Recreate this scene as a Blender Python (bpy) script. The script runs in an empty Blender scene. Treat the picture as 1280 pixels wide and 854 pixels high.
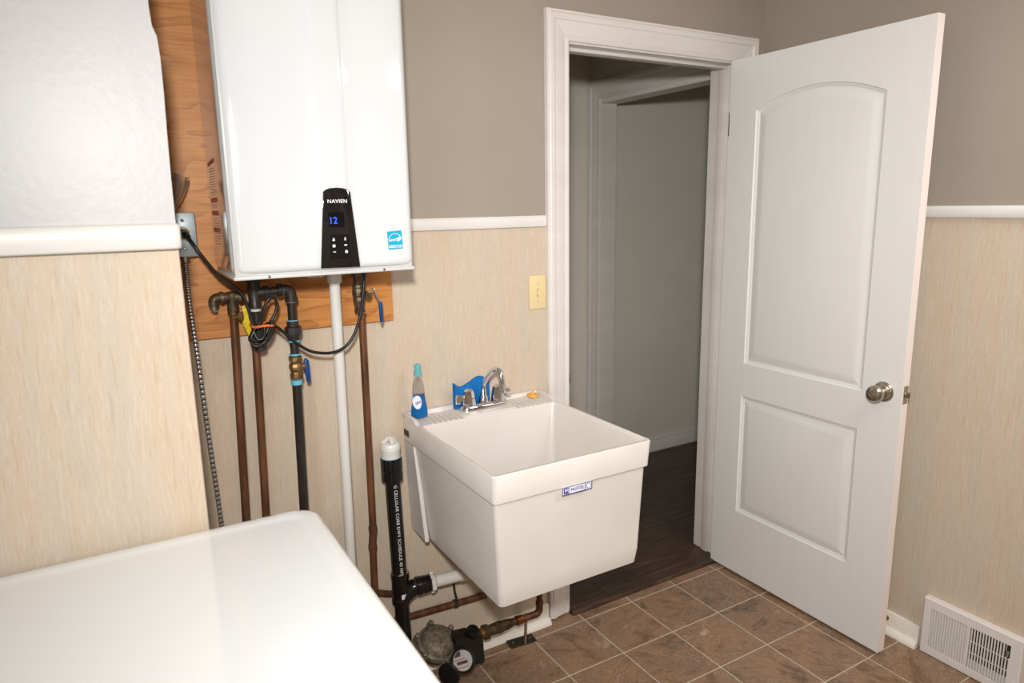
import bpy, bmesh, math, random
from mathutils import Vector, Matrix
random.seed(7)
S = bpy.context.scene
COL = S.collection
PI = math.pi
# ------------------------------------------------------------------ camera, light, exposure
cam_d = bpy.data.cameras.new('camera'); cam = bpy.data.objects.new('camera', cam_d); COL.objects.link(cam)
S.camera = cam
yaw, pit, rol = 0.52605, 0.19537, -0.01733
fw = Vector((math.sin(yaw)*math.cos(pit), math.cos(yaw)*math.cos(pit), -math.sin(pit)))
rt = Vector((math.cos(yaw), -math.sin(yaw), 0)); up = rt.cross(fw)
rt2 = rt*math.cos(rol) + up*math.sin(rol); up2 = -rt*math.sin(rol) + up*math.cos(rol)
M = Matrix((rt2, up2, -fw)).transposed().to_4x4()
M.translation = Vector((-0.934, -1.957, 1.523))
cam.matrix_world = M
cam_d.sensor_width = 36.0; cam_d.lens = 865.1/1280*36; cam_d.clip_start = 0.02
cam_d.dof.use_dof = True; cam_d.dof.focus_distance = 2.15; cam_d.dof.aperture_fstop = 4.5

w = bpy.data.worlds.new('world'); S.world = w; w.use_nodes = True
w.node_tree.nodes['Background'].inputs[0].default_value = (0.8, 0.85, 1, 1)
w.node_tree.nodes['Background'].inputs[1].default_value = 0.15

def area(name, loc, target, size, power, color=(1,1,1), size_y=None, shape='DISK'):
    d = bpy.data.lights.new(name, 'AREA'); d.shape = shape; d.size = size
    if size_y: d.size_y = size_y
    d.energy = power; d.color = color
    o = bpy.data.objects.new(name, d); COL.objects.link(o); o.location = loc
    o.rotation_euler = (Vector(target)-Vector(loc)).to_track_quat('-Z', 'Y').to_euler()
    return o
# the photographer's flash, just above the camera
fl_ = area('flash', (-0.99, -2.03, 1.79), (0.75, 0.0, 1.15), 0.12, 20.5, (1.0, 0.975, 0.955))
fl_.data.spread = 2.0
# the room's ceiling lamp, behind the camera
area('ceiling_lamp_light', (0.93, -1.8, 2.36), (0.93, -1.8, 0), 0.55, 19, (1.0, 0.965, 0.95), 0.55, 'SQUARE')
# added ambient fill without a seen source, behind the camera on the left
area('ambient_fill', (-1.95, -2.3, 1.5), (0.6, -1.2, 1.0), 0.9, 13, (0.94, 0.96, 1.0), 1.1, 'RECTANGLE')

S.view_settings.view_transform = 'Standard'; S.view_settings.look = 'None'
S.view_settings.gamma = 1.0; S.view_settings.use_curve_mapping = False
S.view_settings.exposure = 0.0

# ------------------------------------------------------------------ materials
def srgb(r, g, b):
    f = lambda c: (c/12.92 if c <= .04045 else ((c+.055)/1.055)**2.4)
    return (f(r/255), f(g/255), f(b/255), 1)
MATS = {}
def mat(name, col, rough=.5, metal=0, coat=0, trans=0, ior=1.45, emit=None, estr=0, alpha=1, spec=.5):
    m = bpy.data.materials.new(name); m.use_nodes = True
    b = m.node_tree.nodes['Principled BSDF']
    b.inputs['Base Color'].default_value = col
    b.inputs['Roughness'].default_value = rough
    b.inputs['Metallic'].default_value = metal
    b.inputs['Coat Weight'].default_value = coat
    b.inputs['Coat Roughness'].default_value = .05
    b.inputs['Transmission Weight'].default_value = trans
    b.inputs['IOR'].default_value = ior
    b.inputs['Alpha'].default_value = alpha
    b.inputs['Specular IOR Level'].default_value = spec
    if emit: b.inputs['Emission Color'].default_value = emit; b.inputs['Emission Strength'].default_value = estr
    MATS[name] = m
    return m
def nd(m, t, **kw):
    n = m.node_tree.nodes.new(t)
    for k, v in kw.items():
        if k.startswith('_'): setattr(n, k[1:], v)
        else:
            n.inputs[k.replace('__', ' ')].default_value = v
    return n
def lk(m, a, ao, b, bi): m.node_tree.links.new(a.outputs[ao], b.inputs[bi])
def bsdf(m): return m.node_tree.nodes['Principled BSDF']
def ramp(m, stops):
    n = m.node_tree.nodes.new('ShaderNodeValToRGB'); e = n.color_ramp.elements
    while len(e) < len(stops): e.new(.5)
    for i, (p, c) in enumerate(stops): e[i].position = p; e[i].color = c
    return n
def coords(m, scale, rot=(0,0,0), loc=(0,0,0)):
    tc = nd(m, 'ShaderNodeTexCoord'); mp = nd(m, 'ShaderNodeMapping')
    mp.inputs['Scale'].default_value = scale; mp.inputs['Rotation'].default_value = rot; mp.inputs['Location'].default_value = loc
    lk(m, tc, 'Object', mp, 'Vector'); return mp
def bump(m, src, so, strength=.2, dist=.002):
    b = nd(m, 'ShaderNodeBump', Strength=strength, Distance=dist)
    lk(m, src, so, b, 'Height'); lk(m, b, 'Normal', bsdf(m), 'Normal'); return b
def mottled(name, c1, c2, scale, rough=.5, metal=0, bstr=.15, bdist=.0015, coat=0, detail=4, lo=.35, hi=.65):
    m = mat(name, c1, rough, metal, coat)
    mp = coords(m, scale if isinstance(scale, tuple) else (scale,)*3)
    n = nd(m, 'ShaderNodeTexNoise', Scale=1.0, Detail=detail); lk(m, mp, 'Vector', n, 'Vector')
    r = ramp(m, [(lo, c1), (hi, c2)]); lk(m, n, 'Fac', r, 'Fac'); lk(m, r, 'Color', bsdf(m), 'Base Color')
    if bstr: bump(m, n, 'Fac', bstr, bdist)
    return m

# vertical-streak wallpaper
m = mat('wallpaper', srgb(202,183,157), .62, spec=.3)
mp = coords(m, (170, 170, 13)); n1 = nd(m, 'ShaderNodeTexNoise', Scale=1.0, Detail=5.0, Roughness=.65); lk(m, mp, 'Vector', n1, 'Vector')
r1 = ramp(m, [(.36, srgb(189,168,143)), (.45, srgb(204,187,165)), (.52, srgb(193,177,159)), (.59, srgb(211,196,177)), (.68, srgb(184,174,161))]); lk(m, n1, 'Fac', r1, 'Fac')
mp2 = coords(m, (22, 22, 1.6), loc=(5,3,1)); n2 = nd(m, 'ShaderNodeTexNoise', Scale=1.0, Detail=3.0); lk(m, mp2, 'Vector', n2, 'Vector')
r2 = ramp(m, [(.36, srgb(204,177,152)), (.5, srgb(199,185,164)), (.62, srgb(189,183,169))]); lk(m, n2, 'Fac', r2, 'Fac')
mx = nd(m, 'ShaderNodeMix', _data_type='RGBA'); mx.inputs[0].default_value = .33
lk(m, r1, 'Color', mx, 6); lk(m, r2, 'Color', mx, 7); lk(m, mx, 2, bsdf(m), 'Base Color')
bump(m, n1, 'Fac', .12, .0008)
WP = m
PAINT = mottled('taupe_paint', srgb(156,145,133), srgb(159,148,136), 3, .5, bstr=0)
mpx = coords(PAINT, (180,180,180)); nn = nd(PAINT, 'ShaderNodeTexNoise', Scale=1.0, Detail=2.0); lk(PAINT, mpx, 'Vector', nn, 'Vector'); bump(PAINT, nn, 'Fac', .08, .001)
bsdf(PAINT).inputs['Roughness'].default_value = .42
PAINT2 = mottled('pale_grey_paint', srgb(181,181,178), srgb(184,184,181), 8, .4, bstr=0)
mpx = coords(PAINT2, (70,70,70)); nn = nd(PAINT2, 'ShaderNodeTexNoise', Scale=1.0, Detail=4.0); lk(PAINT2, mpx, 'Vector', nn, 'Vector'); bump(PAINT2, nn, 'Fac', .22, .002)
HALLP = mottled('hall_paint', srgb(214,210,196), srgb(218,214,200), 3, .45, bstr=0)
TRIM = mottled('white_trim', srgb(220,215,209), srgb(214,208,202), (3,3,14), .35, bstr=.05, bdist=.0006)
DOORM = mottled('door_white', srgb(226,225,222), srgb(224,223,220), (50,50,4), .36, bstr=0)
DOOREDGE = mat('door_edge', srgb(238,226,220), .5)
CEIL = mat('ceiling_white', srgb(232,229,222), .8)
BASEB = mottled('baseboard_white', srgb(232,226,214), srgb(190,178,158), (60,60,90), .45, bstr=.1, lo=.62, hi=.8)
RAIL = mottled('rail_white', srgb(222,219,214), srgb(216,212,206), (4,4,30), .4, bstr=0)
# vinyl tile
m = mat('floor_tile', srgb(112,88,67), .42)
oi = nd(m, 'ShaderNodeObjectInfo'); tc = nd(m, 'ShaderNodeTexCoord')
vm = nd(m, 'ShaderNodeVectorMath', _operation='SCALE'); 
cr = nd(m, 'ShaderNodeCombineXYZ'); mu = nd(m, 'ShaderNodeMath', _operation='MULTIPLY'); mu.inputs[1].default_value = 91.7; lk(m, oi, 'Random', mu, 0)
mu2 = nd(m, 'ShaderNodeMath', _operation='MULTIPLY'); mu2.inputs[1].default_value = 47.3; lk(m, oi, 'Random', mu2, 0)
lk(m, mu, 0, cr, 'X'); lk(m, mu2, 0, cr, 'Y')
rot = nd(m, 'ShaderNodeVectorRotate', _rotation_type='Z_AXIS'); mu3 = nd(m, 'ShaderNodeMath', _operation='MULTIPLY'); mu3.inputs[1].default_value = 62.8; lk(m, oi, 'Random', mu3, 0)
lk(m, tc, 'Object', rot, 'Vector'); lk(m, mu3, 0, rot, 'Angle')
ad = nd(m, 'ShaderNodeVectorMath', _operation='ADD'); lk(m, rot, 0, ad, 0); lk(m, cr, 0, ad, 1)
mp = nd(m, 'ShaderNodeMapping'); mp.inputs['Scale'].default_value = (7, 12, 6); lk(m, ad, 0, mp, 'Vector')
n1 = nd(m, 'ShaderNodeTexNoise', Scale=1.0, Detail=10.0, Roughness=.74, Distortion=.7); lk(m, mp, 'Vector', n1, 'Vector')
r1 = ramp(m, [(.35, srgb(71,54,41)), (.44, srgb(121,96,74)), (.51, srgb(151,120,95)), (.57, srgb(123,96,76)), (.69, srgb(192,168,145))]); lk(m, n1, 'Fac', r1, 'Fac')
mpb = nd(m, 'ShaderNodeMapping'); mpb.inputs['Scale'].default_value = (4, 5, 4); lk(m, ad, 0, mpb, 'Vector')
n2 = nd(m, 'ShaderNodeTexNoise', Scale=1.0, Detail=3.0, Distortion=.6); lk(m, mpb, 'Vector', n2, 'Vector')
r2 = ramp(m, [(.35, srgb(113,97,82)), (.5, srgb(140,111,86)), (.65, srgb(162,124,92))]); lk(m, n2, 'Fac', r2, 'Fac')
mx = nd(m, 'ShaderNodeMix', _data_type='RGBA'); mx.inputs[0].default_value = .32; lk(m, r1, 'Color', mx, 6); lk(m, r2, 'Color', mx, 7)
# fine light veins
n3 = nd(m, 'ShaderNodeTexNoise', Scale=1.0, Detail=6.0, Distortion=2.5); mpc = nd(m, 'ShaderNodeMapping'); mpc.inputs['Scale'].default_value = (14, 26, 9); lk(m, ad, 0, mpc, 'Vector'); lk(m, mpc, 'Vector', n3, 'Vector')
r3 = ramp(m, [(.478, (0,0,0,1)), (.5, (1,1,1,1)), (.522, (0,0,0,1))]); lk(m, n3, 'Fac', r3, 'Fac')
mf = nd(m, 'ShaderNodeMath', _operation='MULTIPLY'); mf.inputs[1].default_value = .35; lk(m, r3, 'Color', mf, 0)
mx2 = nd(m, 'ShaderNodeMix', _data_type='RGBA'); lk(m, mf, 0, mx2, 0); lk(m, mx, 2, mx2, 6); mx2.inputs[7].default_value = srgb(195,174,151)
lk(m, mx2, 2, bsdf(m), 'Base Color'); bump(m, n1, 'Fac', .25, .002)
TILE = m
GROUT = mottled('grout', srgb(200,187,166), srgb(186,173,152), 60, .8)
# dark plank
m = mat('dark_plank', srgb(52,38,31), .38)
oi = nd(m, 'ShaderNodeObjectInfo'); tc = nd(m, 'ShaderNodeTexCoord'); cr = nd(m, 'ShaderNodeCombineXYZ'); mu = nd(m, 'ShaderNodeMath', _operation='MULTIPLY'); mu.inputs[1].default_value = 57; lk(m, oi, 'Random', mu, 0); lk(m, mu, 0, cr, 'Y')
ad = nd(m, 'ShaderNodeVectorMath', _operation='ADD'); lk(m, tc, 'Object', ad, 0); lk(m, cr, 0, ad, 1)
mp = nd(m, 'ShaderNodeMapping'); mp.inputs['Scale'].default_value = (5, 60, 5); lk(m, ad, 0, mp, 'Vector')
n1 = nd(m, 'ShaderNodeTexNoise', Scale=1.0, Detail=6.0, Distortion=.8); lk(m, mp, 'Vector', n1, 'Vector')
r1 = ramp(m, [(.3, srgb(44,32,27)), (.5, srgb(66,48,39)), (.7, srgb(88,66,52))]); lk(m, n1, 'Fac', r1, 'Fac'); lk(m, r1, 'Color', bsdf(m), 'Base Color'); bump(m, n1, 'Fac', .2, .001)
PLANK = m
# plywood
m = mat('plywood', srgb(177,116,58), .45)
mp = coords(m, (2.2, 3, 9)); n0 = nd(m, 'ShaderNodeTexNoise', Scale=1.0, Detail=2.0, Distortion=.5); lk(m, mp, 'Vector', n0, 'Vector')
mulz = nd(m, 'ShaderNodeMath', _operation='MULTIPLY'); mulz.inputs[1].default_value = 9.0; lk(m, n0, 'Fac', mulz, 0)
fr = nd(m, 'ShaderNodeMath', _operation='FRACT'); lk(m, mulz, 0, fr, 0)
mpf = coords(m, (8, 8, 220)); nf = nd(m, 'ShaderNodeTexNoise', Scale=1.0, Detail=4.0); lk(m, mpf, 'Vector', nf, 'Vector')
r1 = ramp(m, [(0, srgb(199,137,73)), (.55, srgb(192,126,63)), (.86, srgb(171,104,48)), (.96, srgb(147,83,37)), (1, srgb(191,128,66))]); lk(m, fr, 0, r1, 'Fac')
r2 = ramp(m, [(.3, srgb(166,101,46)), (.6, srgb(206,144,79))]); lk(m, nf, 'Fac', r2, 'Fac')
mx = nd(m, 'ShaderNodeMix', _data_type='RGBA'); mx.inputs[0].default_value = .42; lk(m, r1, 'Color', mx, 6); lk(m, r2, 'Color', mx, 7); lk(m, mx, 2, bsdf(m), 'Base Color')
bump(m, nf, 'Fac', .15, .001)
PLY = m
COVER = mat('heater_cover', srgb(213,216,217), .12, coat=.6)
HSIDE = mat('heater_side', srgb(196,186,180), .14, metal=.75)
CHAS = mat('heater_chassis', srgb(200,200,198), .4)
GLOSSBLK = mat('gloss_black', srgb(24,22,22), .06, coat=1)
PADBLK = mat('pad_black', srgb(12,12,14), .25)
SCREEN = mat('screen_glass', srgb(10,10,12), .08)
BLUELED = mat('blue_digits', srgb(30,50,220), .5, emit=srgb(40,70,255), estr=2.2)
PRINTW = mat('white_print', srgb(240,240,240), .5)
CYAN = mat('cyan_sticker', srgb(22,160,196), .4)
BRONZE = mottled('old_brass', srgb(104,88,66), srgb(66,55,43), 60, .48, .55, .3)
BRASS = mottled('brass', srgb(158,126,80), srgb(104,80,52), 70, .42, .7, .3)
COPPER = mottled('aged_copper', srgb(128,86,60), srgb(88,58,42), (40,40,9), .45, .5, .15)
COPPER2 = mottled('orange_copper', srgb(168,96,48), srgb(110,60,34), 40, .4, .8, .2)
IRON = mottled('black_iron', srgb(62,58,54), srgb(46,43,41), 90, .42, .35, .35)
IRON2 = mottled('painted_black_iron', srgb(40,38,36), srgb(62,52,46), (60,60,25), .35, .2, .2, lo=.45, hi=.75)
GREYFIT = mottled('dull_grey_fitting', srgb(112,110,104), srgb(80,76,70), 70, .5, .4, .3)
PVC = mat('white_pvc', srgb(214,212,206), .32)
PVCD = mat('dull_white_plastic', srgb(208,200,188), .4)
ABS = mat('black_abs', srgb(16,16,17), .2, coat=.3)
SEALB = mat('blue_sealant', srgb(140,190,220), .5)
TAPEB = mat('blue_tape', srgb(100,180,205), .6)
SEALW = mat('white_sealant', srgb(196,198,190), .6)
BLUE = mat('blue_handle', srgb(16,62,122), .35)
YEL = mottled('yellow_tag', srgb(232,206,30), srgb(190,160,20), 90, .4, 0, .2)
CORD = mat('black_cord', srgb(22,22,23), .35)
ORANGE = mat('orange_band', srgb(238,120,60), .5)
STEEL = mottled('galvanised', srgb(176,190,194), srgb(160,172,178), 50, .35, .7, .05)
FLEX = mat('flex_steel', srgb(190,190,190), .3, metal=.85)
FLEXD = mat('flex_groove', srgb(40,38,38), .6, metal=.3)
IVORY = mat('ivory_plastic', srgb(222,204,154), .35)
IVORYD = mat('ivory_shadow', srgb(190,172,126), .45)
NICKEL = mottled('brushed_nickel', srgb(196,186,172), srgb(176,166,152), (20,20,200), .28, 1, 0)
CHROME = mat('chrome', srgb(225,225,228), .07, metal=1)
SINK = mottled('sink_white', srgb(215,210,203), srgb(211,206,198), 8, .3, bstr=0)
SINKP = mat('bracket_white', srgb(205,201,198), .35)
WASH = mat('washer_enamel', srgb(228,231,231), .16, coat=.5)
BOTTLE = mat('bottle_plastic', (.93,.96,.98,1), .06, trans=1, ior=1.3)
SOAP = mat('blue_soap', srgb(0,134,215), .1, trans=.2, ior=1.33)
CAP = mat('teal_cap', srgb(120,200,205), .25, trans=.3)
SPONGE = mottled('blue_sponge', srgb(0,114,184), srgb(0,92,160), 300, .9, 0, .5, .002)
LABELW = mat('label_white', srgb(225,225,232), .4)
LABELBL = mat('label_blue', srgb(38,52,130), .4)
AMBER = mat('amber_rubber', srgb(226,168,84), .4)
VENT = mat('vent_white', srgb(222,217,212), .38)
VDARK = mat('duct_dark', srgb(30,26,24), .8)
VGREY = mat('damper_grey', srgb(205,202,196), .45)
CASTB = mottled('cast_bronze', srgb(134,124,106), srgb(96,87,73), 80, .55, .3, .4)
BLKPL = mat('meter_black', srgb(20,20,20), .3)
DIALW = mat('dial_face', srgb(222,218,216), .3)
DIALR = mat('dial_pink', srgb(205,140,130), .4)
DIALG = mat('dial_dark', srgb(60,62,58), .4)
MGLASS = mat('meter_glass', (1,1,1,1), .02, trans=1, ior=1.3)
PLAST = mat('clear_plastic', srgb(205,200,192), .12, trans=.85, ior=1.25)
RED = mat('red_print', srgb(176,64,52), .5)
GREYP = mat('grey_print', srgb(96,92,90), .5)
BRASSD = mat('shiny_brass', srgb(220,180,90), .2, metal=1)
BLKPLATE = mottled('black_plate', srgb(52,46,38), srgb(38,34,28), 80, .5, .4)
LAMPM = mat('lamp_glow', (1,1,1,1), .5, emit=(1,.97,.92,1), estr=2.0)

# ------------------------------------------------------------------ object helpers
def tag(o, label=None, cat=None, group=None, kind=None):
    if label: o['label'] = label
    if cat: o['category'] = cat
    if group: o['group'] = group
    if kind: o['kind'] = kind
    return o
def empty(name, loc, label=None, cat=None, group=None, kind=None):
    o = bpy.data.objects.new(name, None); o.empty_display_size = .05; COL.objects.link(o); o.location = loc
    return tag(o, label, cat, group, kind)
def wloc(o):
    v = Vector(o.location)
    return v if o.parent is None else v + wloc(o.parent)
def link(name, me, m, parent=None, smooth=None):
    """me holds world coordinates; the object keeps its mesh local to its parent's base"""
    o = bpy.data.objects.new(name, me); COL.objects.link(o)
    if m is not None:
        for x in (m if isinstance(m, (list, tuple)) else [m]): me.materials.append(x)
    if parent is not None:
        o.parent = parent; o.location = -wloc(parent)
    if smooth is not None:
        me.shade_smooth() if smooth == 180 else None
        if smooth != 180:
            for p in me.polygons: p.use_smooth = True
            me.set_sharp_from_angle(angle=math.radians(smooth))
    return o
def fin(name, bm, m, parent=None, smooth=35):
    bmesh.ops.recalc_face_normals(bm, faces=bm.faces)
    me = bpy.data.meshes.new(name); bm.to_mesh(me); bm.free()
    return link(name, me, m, parent, smooth)
def bbox(bm, x0, x1, y0, y1, z0, z1, mi=0):
    vs = [bm.verts.new(p) for p in ((x0,y0,z0),(x1,y0,z0),(x1,y1,z0),(x0,y1,z0),(x0,y0,z1),(x1,y0,z1),(x1,y1,z1),(x0,y1,z1))]
    for f in ((0,3,2,1),(4,5,6,7),(0,1,5,4),(1,2,6,5),(2,3,7,6),(3,0,4,7)):
        bm.faces.new([vs[i] for i in f]).material_index = mi
def box(name, x0, x1, y0, y1, z0, z1, m, parent=None, bev=0, seg=2):
    bm = bmesh.new(); bbox(bm, x0, x1, y0, y1, z0, z1)
    if bev: bmesh.ops.bevel(bm, geom=bm.edges[:]+bm.verts[:], offset=bev, segments=seg, profile=.5, affect='EDGES')
    return fin(name, bm, m, parent)
def frame_of(d):
    d = Vector(d).normalized(); a = Vector((0,0,1)) if abs(d.z) < .9 else Vector((1,0,0))
    u = d.cross(a).normalized(); return u, d.cross(u).normalized()
def blathe(bm, origin, axis, prof, seg=24, mi=0):
    """prof: (distance along axis, radius)"""
    o = Vector(origin); d = Vector(axis).normalized(); u, v = frame_of(d); rings = []
    for h, r in prof:
        if r <= 1e-6: rings.append([bm.verts.new(o+d*h)])
        else: rings.append([bm.verts.new(o+d*h+(u*math.cos(2*PI*i/seg)+v*math.sin(2*PI*i/seg))*r) for i in range(seg)])
    for a, b in zip(rings, rings[1:]):
        for i in range(seg):
            j = (i+1) % seg
            if len(a) == 1 and len(b) == 1: continue
            if len(a) == 1: f = bm.faces.new((a[0], b[i], b[j]))
            elif len(b) == 1: f = bm.faces.new((a[i], a[j], b[0]))
            else: f = bm.faces.new((a[i], a[j], b[j], b[i]))
            f.material_index = mi
    for rr in (rings[0], rings[-1]):
        if len(rr) > 1: bm.faces.new(rr).material_index = mi
def lathe(name, origin, axis, prof, m, parent=None, seg=24, smooth=35):
    bm = bmesh.new(); blathe(bm, origin, axis, prof, seg); return fin(name, bm, m, parent, smooth)
def spline(pts, n=8):
    P = [Vector(p) for p in pts]; P = [2*P[0]-P[1]] + P + [2*P[-1]-P[-2]]; out = []
    for i in range(1, len(P)-2):
        for k in range(n):
            t = k/n; a, b, c, d = P[i-1], P[i], P[i+1], P[i+2]
            out.append(.5*((2*b)+(c-a)*t+(2*a-5*b+4*c-d)*t*t+(-a+3*b-3*c+d)*t**3))
    out.append(P[-2]); return out
def fillet(pts, r, n=6):
    P = [Vector(p) for p in pts]; out = [P[0]]
    for i in range(1, len(P)-1):
        a = (P[i-1]-P[i]).normalized(); b = (P[i+1]-P[i]).normalized()
        s, e = P[i]+a*r, P[i]+b*r
        for k in range(n+1):
            t = k/n; out.append(s*(1-t)**2 + P[i]*2*t*(1-t) + e*t*t)
    out.append(P[-1]); return out
def btube(bm, pts, r, seg=16, mi=0, radii=None):
    P = [Vector(p) for p in pts]; n = len(P); rings = []; u = None
    for i in range(n):
        d = (P[min(i+1, n-1)] - P[max(i-1, 0)]).normalized()
        if u is None: u, v = frame_of(d)
        else:
            u = (u - d*u.dot(d)).normalized(); v = d.cross(u)
        rr = radii[i] if radii else r
        rings.append([bm.verts.new(P[i]+(u*math.cos(2*PI*k/seg)+v*math.sin(2*PI*k/seg))*rr) for k in range(seg)])
    for a, b in zip(rings, rings[1:]):
        for k in range(seg):
            j = (k+1) % seg; bm.faces.new((a[k], a[j], b[j], b[k])).material_index = mi
    bm.faces.new(rings[0]).material_index = mi; bm.faces.new(rings[-1]).material_index = mi
def tube(name, pts, r, m, parent=None, seg=16, radii=None):
    bm = bmesh.new(); btube(bm, pts, r, seg, 0, radii); return fin(name, bm, m, parent, 40)
def rrect(x0, x1, y0, y1, z, r, n=4):
    out = []
    for cx, cy, a0 in ((x1-r, y1-r, 0), (x0+r, y1-r, PI/2), (x0+r, y0+r, PI), (x1-r, y0+r, 1.5*PI)):
        for k in range(n+1):
            a = a0 + PI/2*k/n; out.append(Vector((cx+r*math.cos(a), cy+r*math.sin(a), z)))
    return out
def bloft(bm, loops, cap0=True, cap1=True, mi=0):
    R = [[bm.verts.new(p) for p in l] for l in loops]; n = len(R[0])
    for a, b in zip(R, R[1:]):
        for k in range(n):
            j = (k+1) % n; bm.faces.new((a[k], a[j], b[j], b[k])).material_index = mi
    if cap0: bm.faces.new(R[0]).material_index = mi
    if cap1: bm.faces.new(R[-1]).material_index = mi
def loft(name, loops, m, parent=None, cap0=True, cap1=True, smooth=35):
    bm = bmesh.new(); bloft(bm, loops, cap0, cap1); return fin(name, bm, m, parent, smooth)
def prism(name, pts, d, m, parent=None, bev=0, smooth=35):
    """closed polygon of points extruded along vector d"""
    bm = bmesh.new(); a = [bm.verts.new(p) for p in pts]; b = [bm.verts.new(Vector(p)+Vector(d)) for p in pts]
    n = len(a)
    for k in range(n): bm.faces.new((a[k], a[(k+1)%n], b[(k+1)%n], b[k]))
    bm.faces.new(a); bm.faces.new(b)
    if bev: bmesh.ops.bevel(bm, geom=bm.edges[:]+bm.verts[:], offset=bev, segments=2, profile=.5, affect='EDGES')
    return fin(name, bm, m, parent, smooth)
def text_mesh(s, size, bold=0.0, depth=0.0002, spacing=1.0):
    cu = bpy.data.curves.new('t', 'FONT'); cu.body = s; cu.size = size; cu.extrude = depth; cu.offset = bold
    cu.align_x = 'CENTER'; cu.align_y = 'CENTER'; cu.space_character = spacing; cu.resolution_u = 3
    o = bpy.data.objects.new('t', cu); COL.objects.link(o)
    dg = bpy.context.evaluated_depsgraph_get(); dg.update()
    me = bpy.data.meshes.new_from_object(o.evaluated_get(dg)); bpy.data.objects.remove(o); bpy.data.curves.remove(cu)
    me.materials.clear()
    return me
def text(name, s, size, loc, m, parent, xdir=(1,0,0), ydir=(0,0,1), bold=0, sx=1, spacing=1.0):
    me = text_mesh(s, size, bold, spacing=spacing); X = Vector(xdir).normalized(); Y = Vector(ydir).normalized(); Z = X.cross(Y)
    for v in me.vertices:
        c = v.co.copy(); v.co = Vector(loc) + X*c.x*sx + Y*c.y + Z*c.z
    return link(name, me, m, parent)

# ------------------------------------------------------------------ room shell
RX = 1.345; LX = -2.2; BY = -3.4; H = 2.44; OX0, OX1, OZ = .435, 1.205, 2.03; WT = .13; SPL = 1.468
wb = empty('wall_back', (0, .065, 0), kind='structure')
def wallpiece(x0, x1, y0, y1, z0, z1, parent, lower=WP, upper=PAINT):
    if z0 < SPL: box('panelling', x0, x1, y0, y1, z0, min(SPL, z1), lower, parent)
    if z1 > SPL: box('painted_wall', x0, x1, y0, y1, max(SPL, z0), z1, upper, parent)
# room side: thin lining in wallpaper, hall side in paint
for (x0, x1, z0, z1) in ((LX, OX0-.012, 0, H), (OX0-.012, OX1+.012, OZ+.012, H), (OX1+.012, RX, 0, H)):
    wallpiece(x0, x1, 0, .06, z0, z1, wb)
    box('hall_side', x0, x1, .0605, WT, z0, z1, HALLP, wb)
wr = empty('wall_right', (RX+.05, -1.7, 0), kind='structure')
wallpiece(RX, RX+.1, BY, .0, 0, H, wr)
wl = empty('wall_left', (LX-.05, -1.7, 0), kind='structure')
wallpiece(LX-.1, LX, BY, .0, 0, H, wl)
wf = empty('wall_rear', (-.4, BY-.05, 0), kind='structure')
wallpiece(LX, RX, BY-.1, BY, 0, H, wf)
tag(box('ceiling', LX-.1, RX+.1, BY-.1, WT, H, H+.05, CEIL), kind='structure')
# boxed-in chase on the left that comes forward of the back wall
ch = empty('wall_chase', (-1.5, -.26, 0), kind='structure')
CX, CY = -.815, -.52
box('panelling', LX, CX, CY, -.001, 0, 1.46, WP, ch, .002, 1)
# upper drywall with the slightly wavy, torn edge
ed = [(1.46, -.815), (1.515, -.8155), (1.58, -.815), (1.66, -.8135), (1.73, -.8115), (1.79, -.811), (1.825, -.813), (1.842, -.819), (1.87, -.8205), (1.95, -.8205), (2.44, -.8205)]
pts = [(x, CY, z) for z, x in ed] + [(LX, CY, H), (LX, CY, 1.46)]
prism('painted_wall', pts, (0, .518, 0), PAINT2, ch, smooth=20)
# tiled floor
T = .227; Y0 = -.07
fl = empty('floor', (0, -1.7, 0), kind='structure')
box('grout_bed', LX, RX, BY, .0, -.03, -.0012, GROUT, fl)
def tile_mesh(w, d):
    bm = bmesh.new(); b = .0012
    bloft(bm, [rrect(-w/2, w/2, -d/2, d/2, -.004, .001, 1), rrect(-w/2, w/2, -d/2, d/2, -.0009, .001, 1), rrect(-w/2+b, w/2-b, -d/2+b, d/2-b, 0, .001, 1)])
    bmesh.ops.recalc_face_normals(bm, faces=bm.faces)
    me = bpy.data.meshes.new('tile'); bm.to_mesh(me); bm.free(); me.materials.append(TILE); return me
cache = {}
g = .0022
for i in range(-10, 7):
    x0, x1 = (i-1)*T + g, min(i*T - g, RX); x0 = max(x0, LX)
    if x1 - x0 < .005: continue
    for j in range(-1, 15):
        y1, y0 = min(Y0 - j*T - g, -.001), max(Y0-(j+1)*T + g, BY)
        if y1 - y0 < .005: continue
        k = (round(x1-x0, 4), round(y1-y0, 4))
        if k not in cache: cache[k] = tile_mesh(*k)
        o = bpy.data.objects.new('tile', cache[k]); COL.objects.link(o); o.parent = fl
        o.location = Vector(((x0+x1)/2, (y0+y1)/2, 0)) - wloc(fl)
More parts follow.
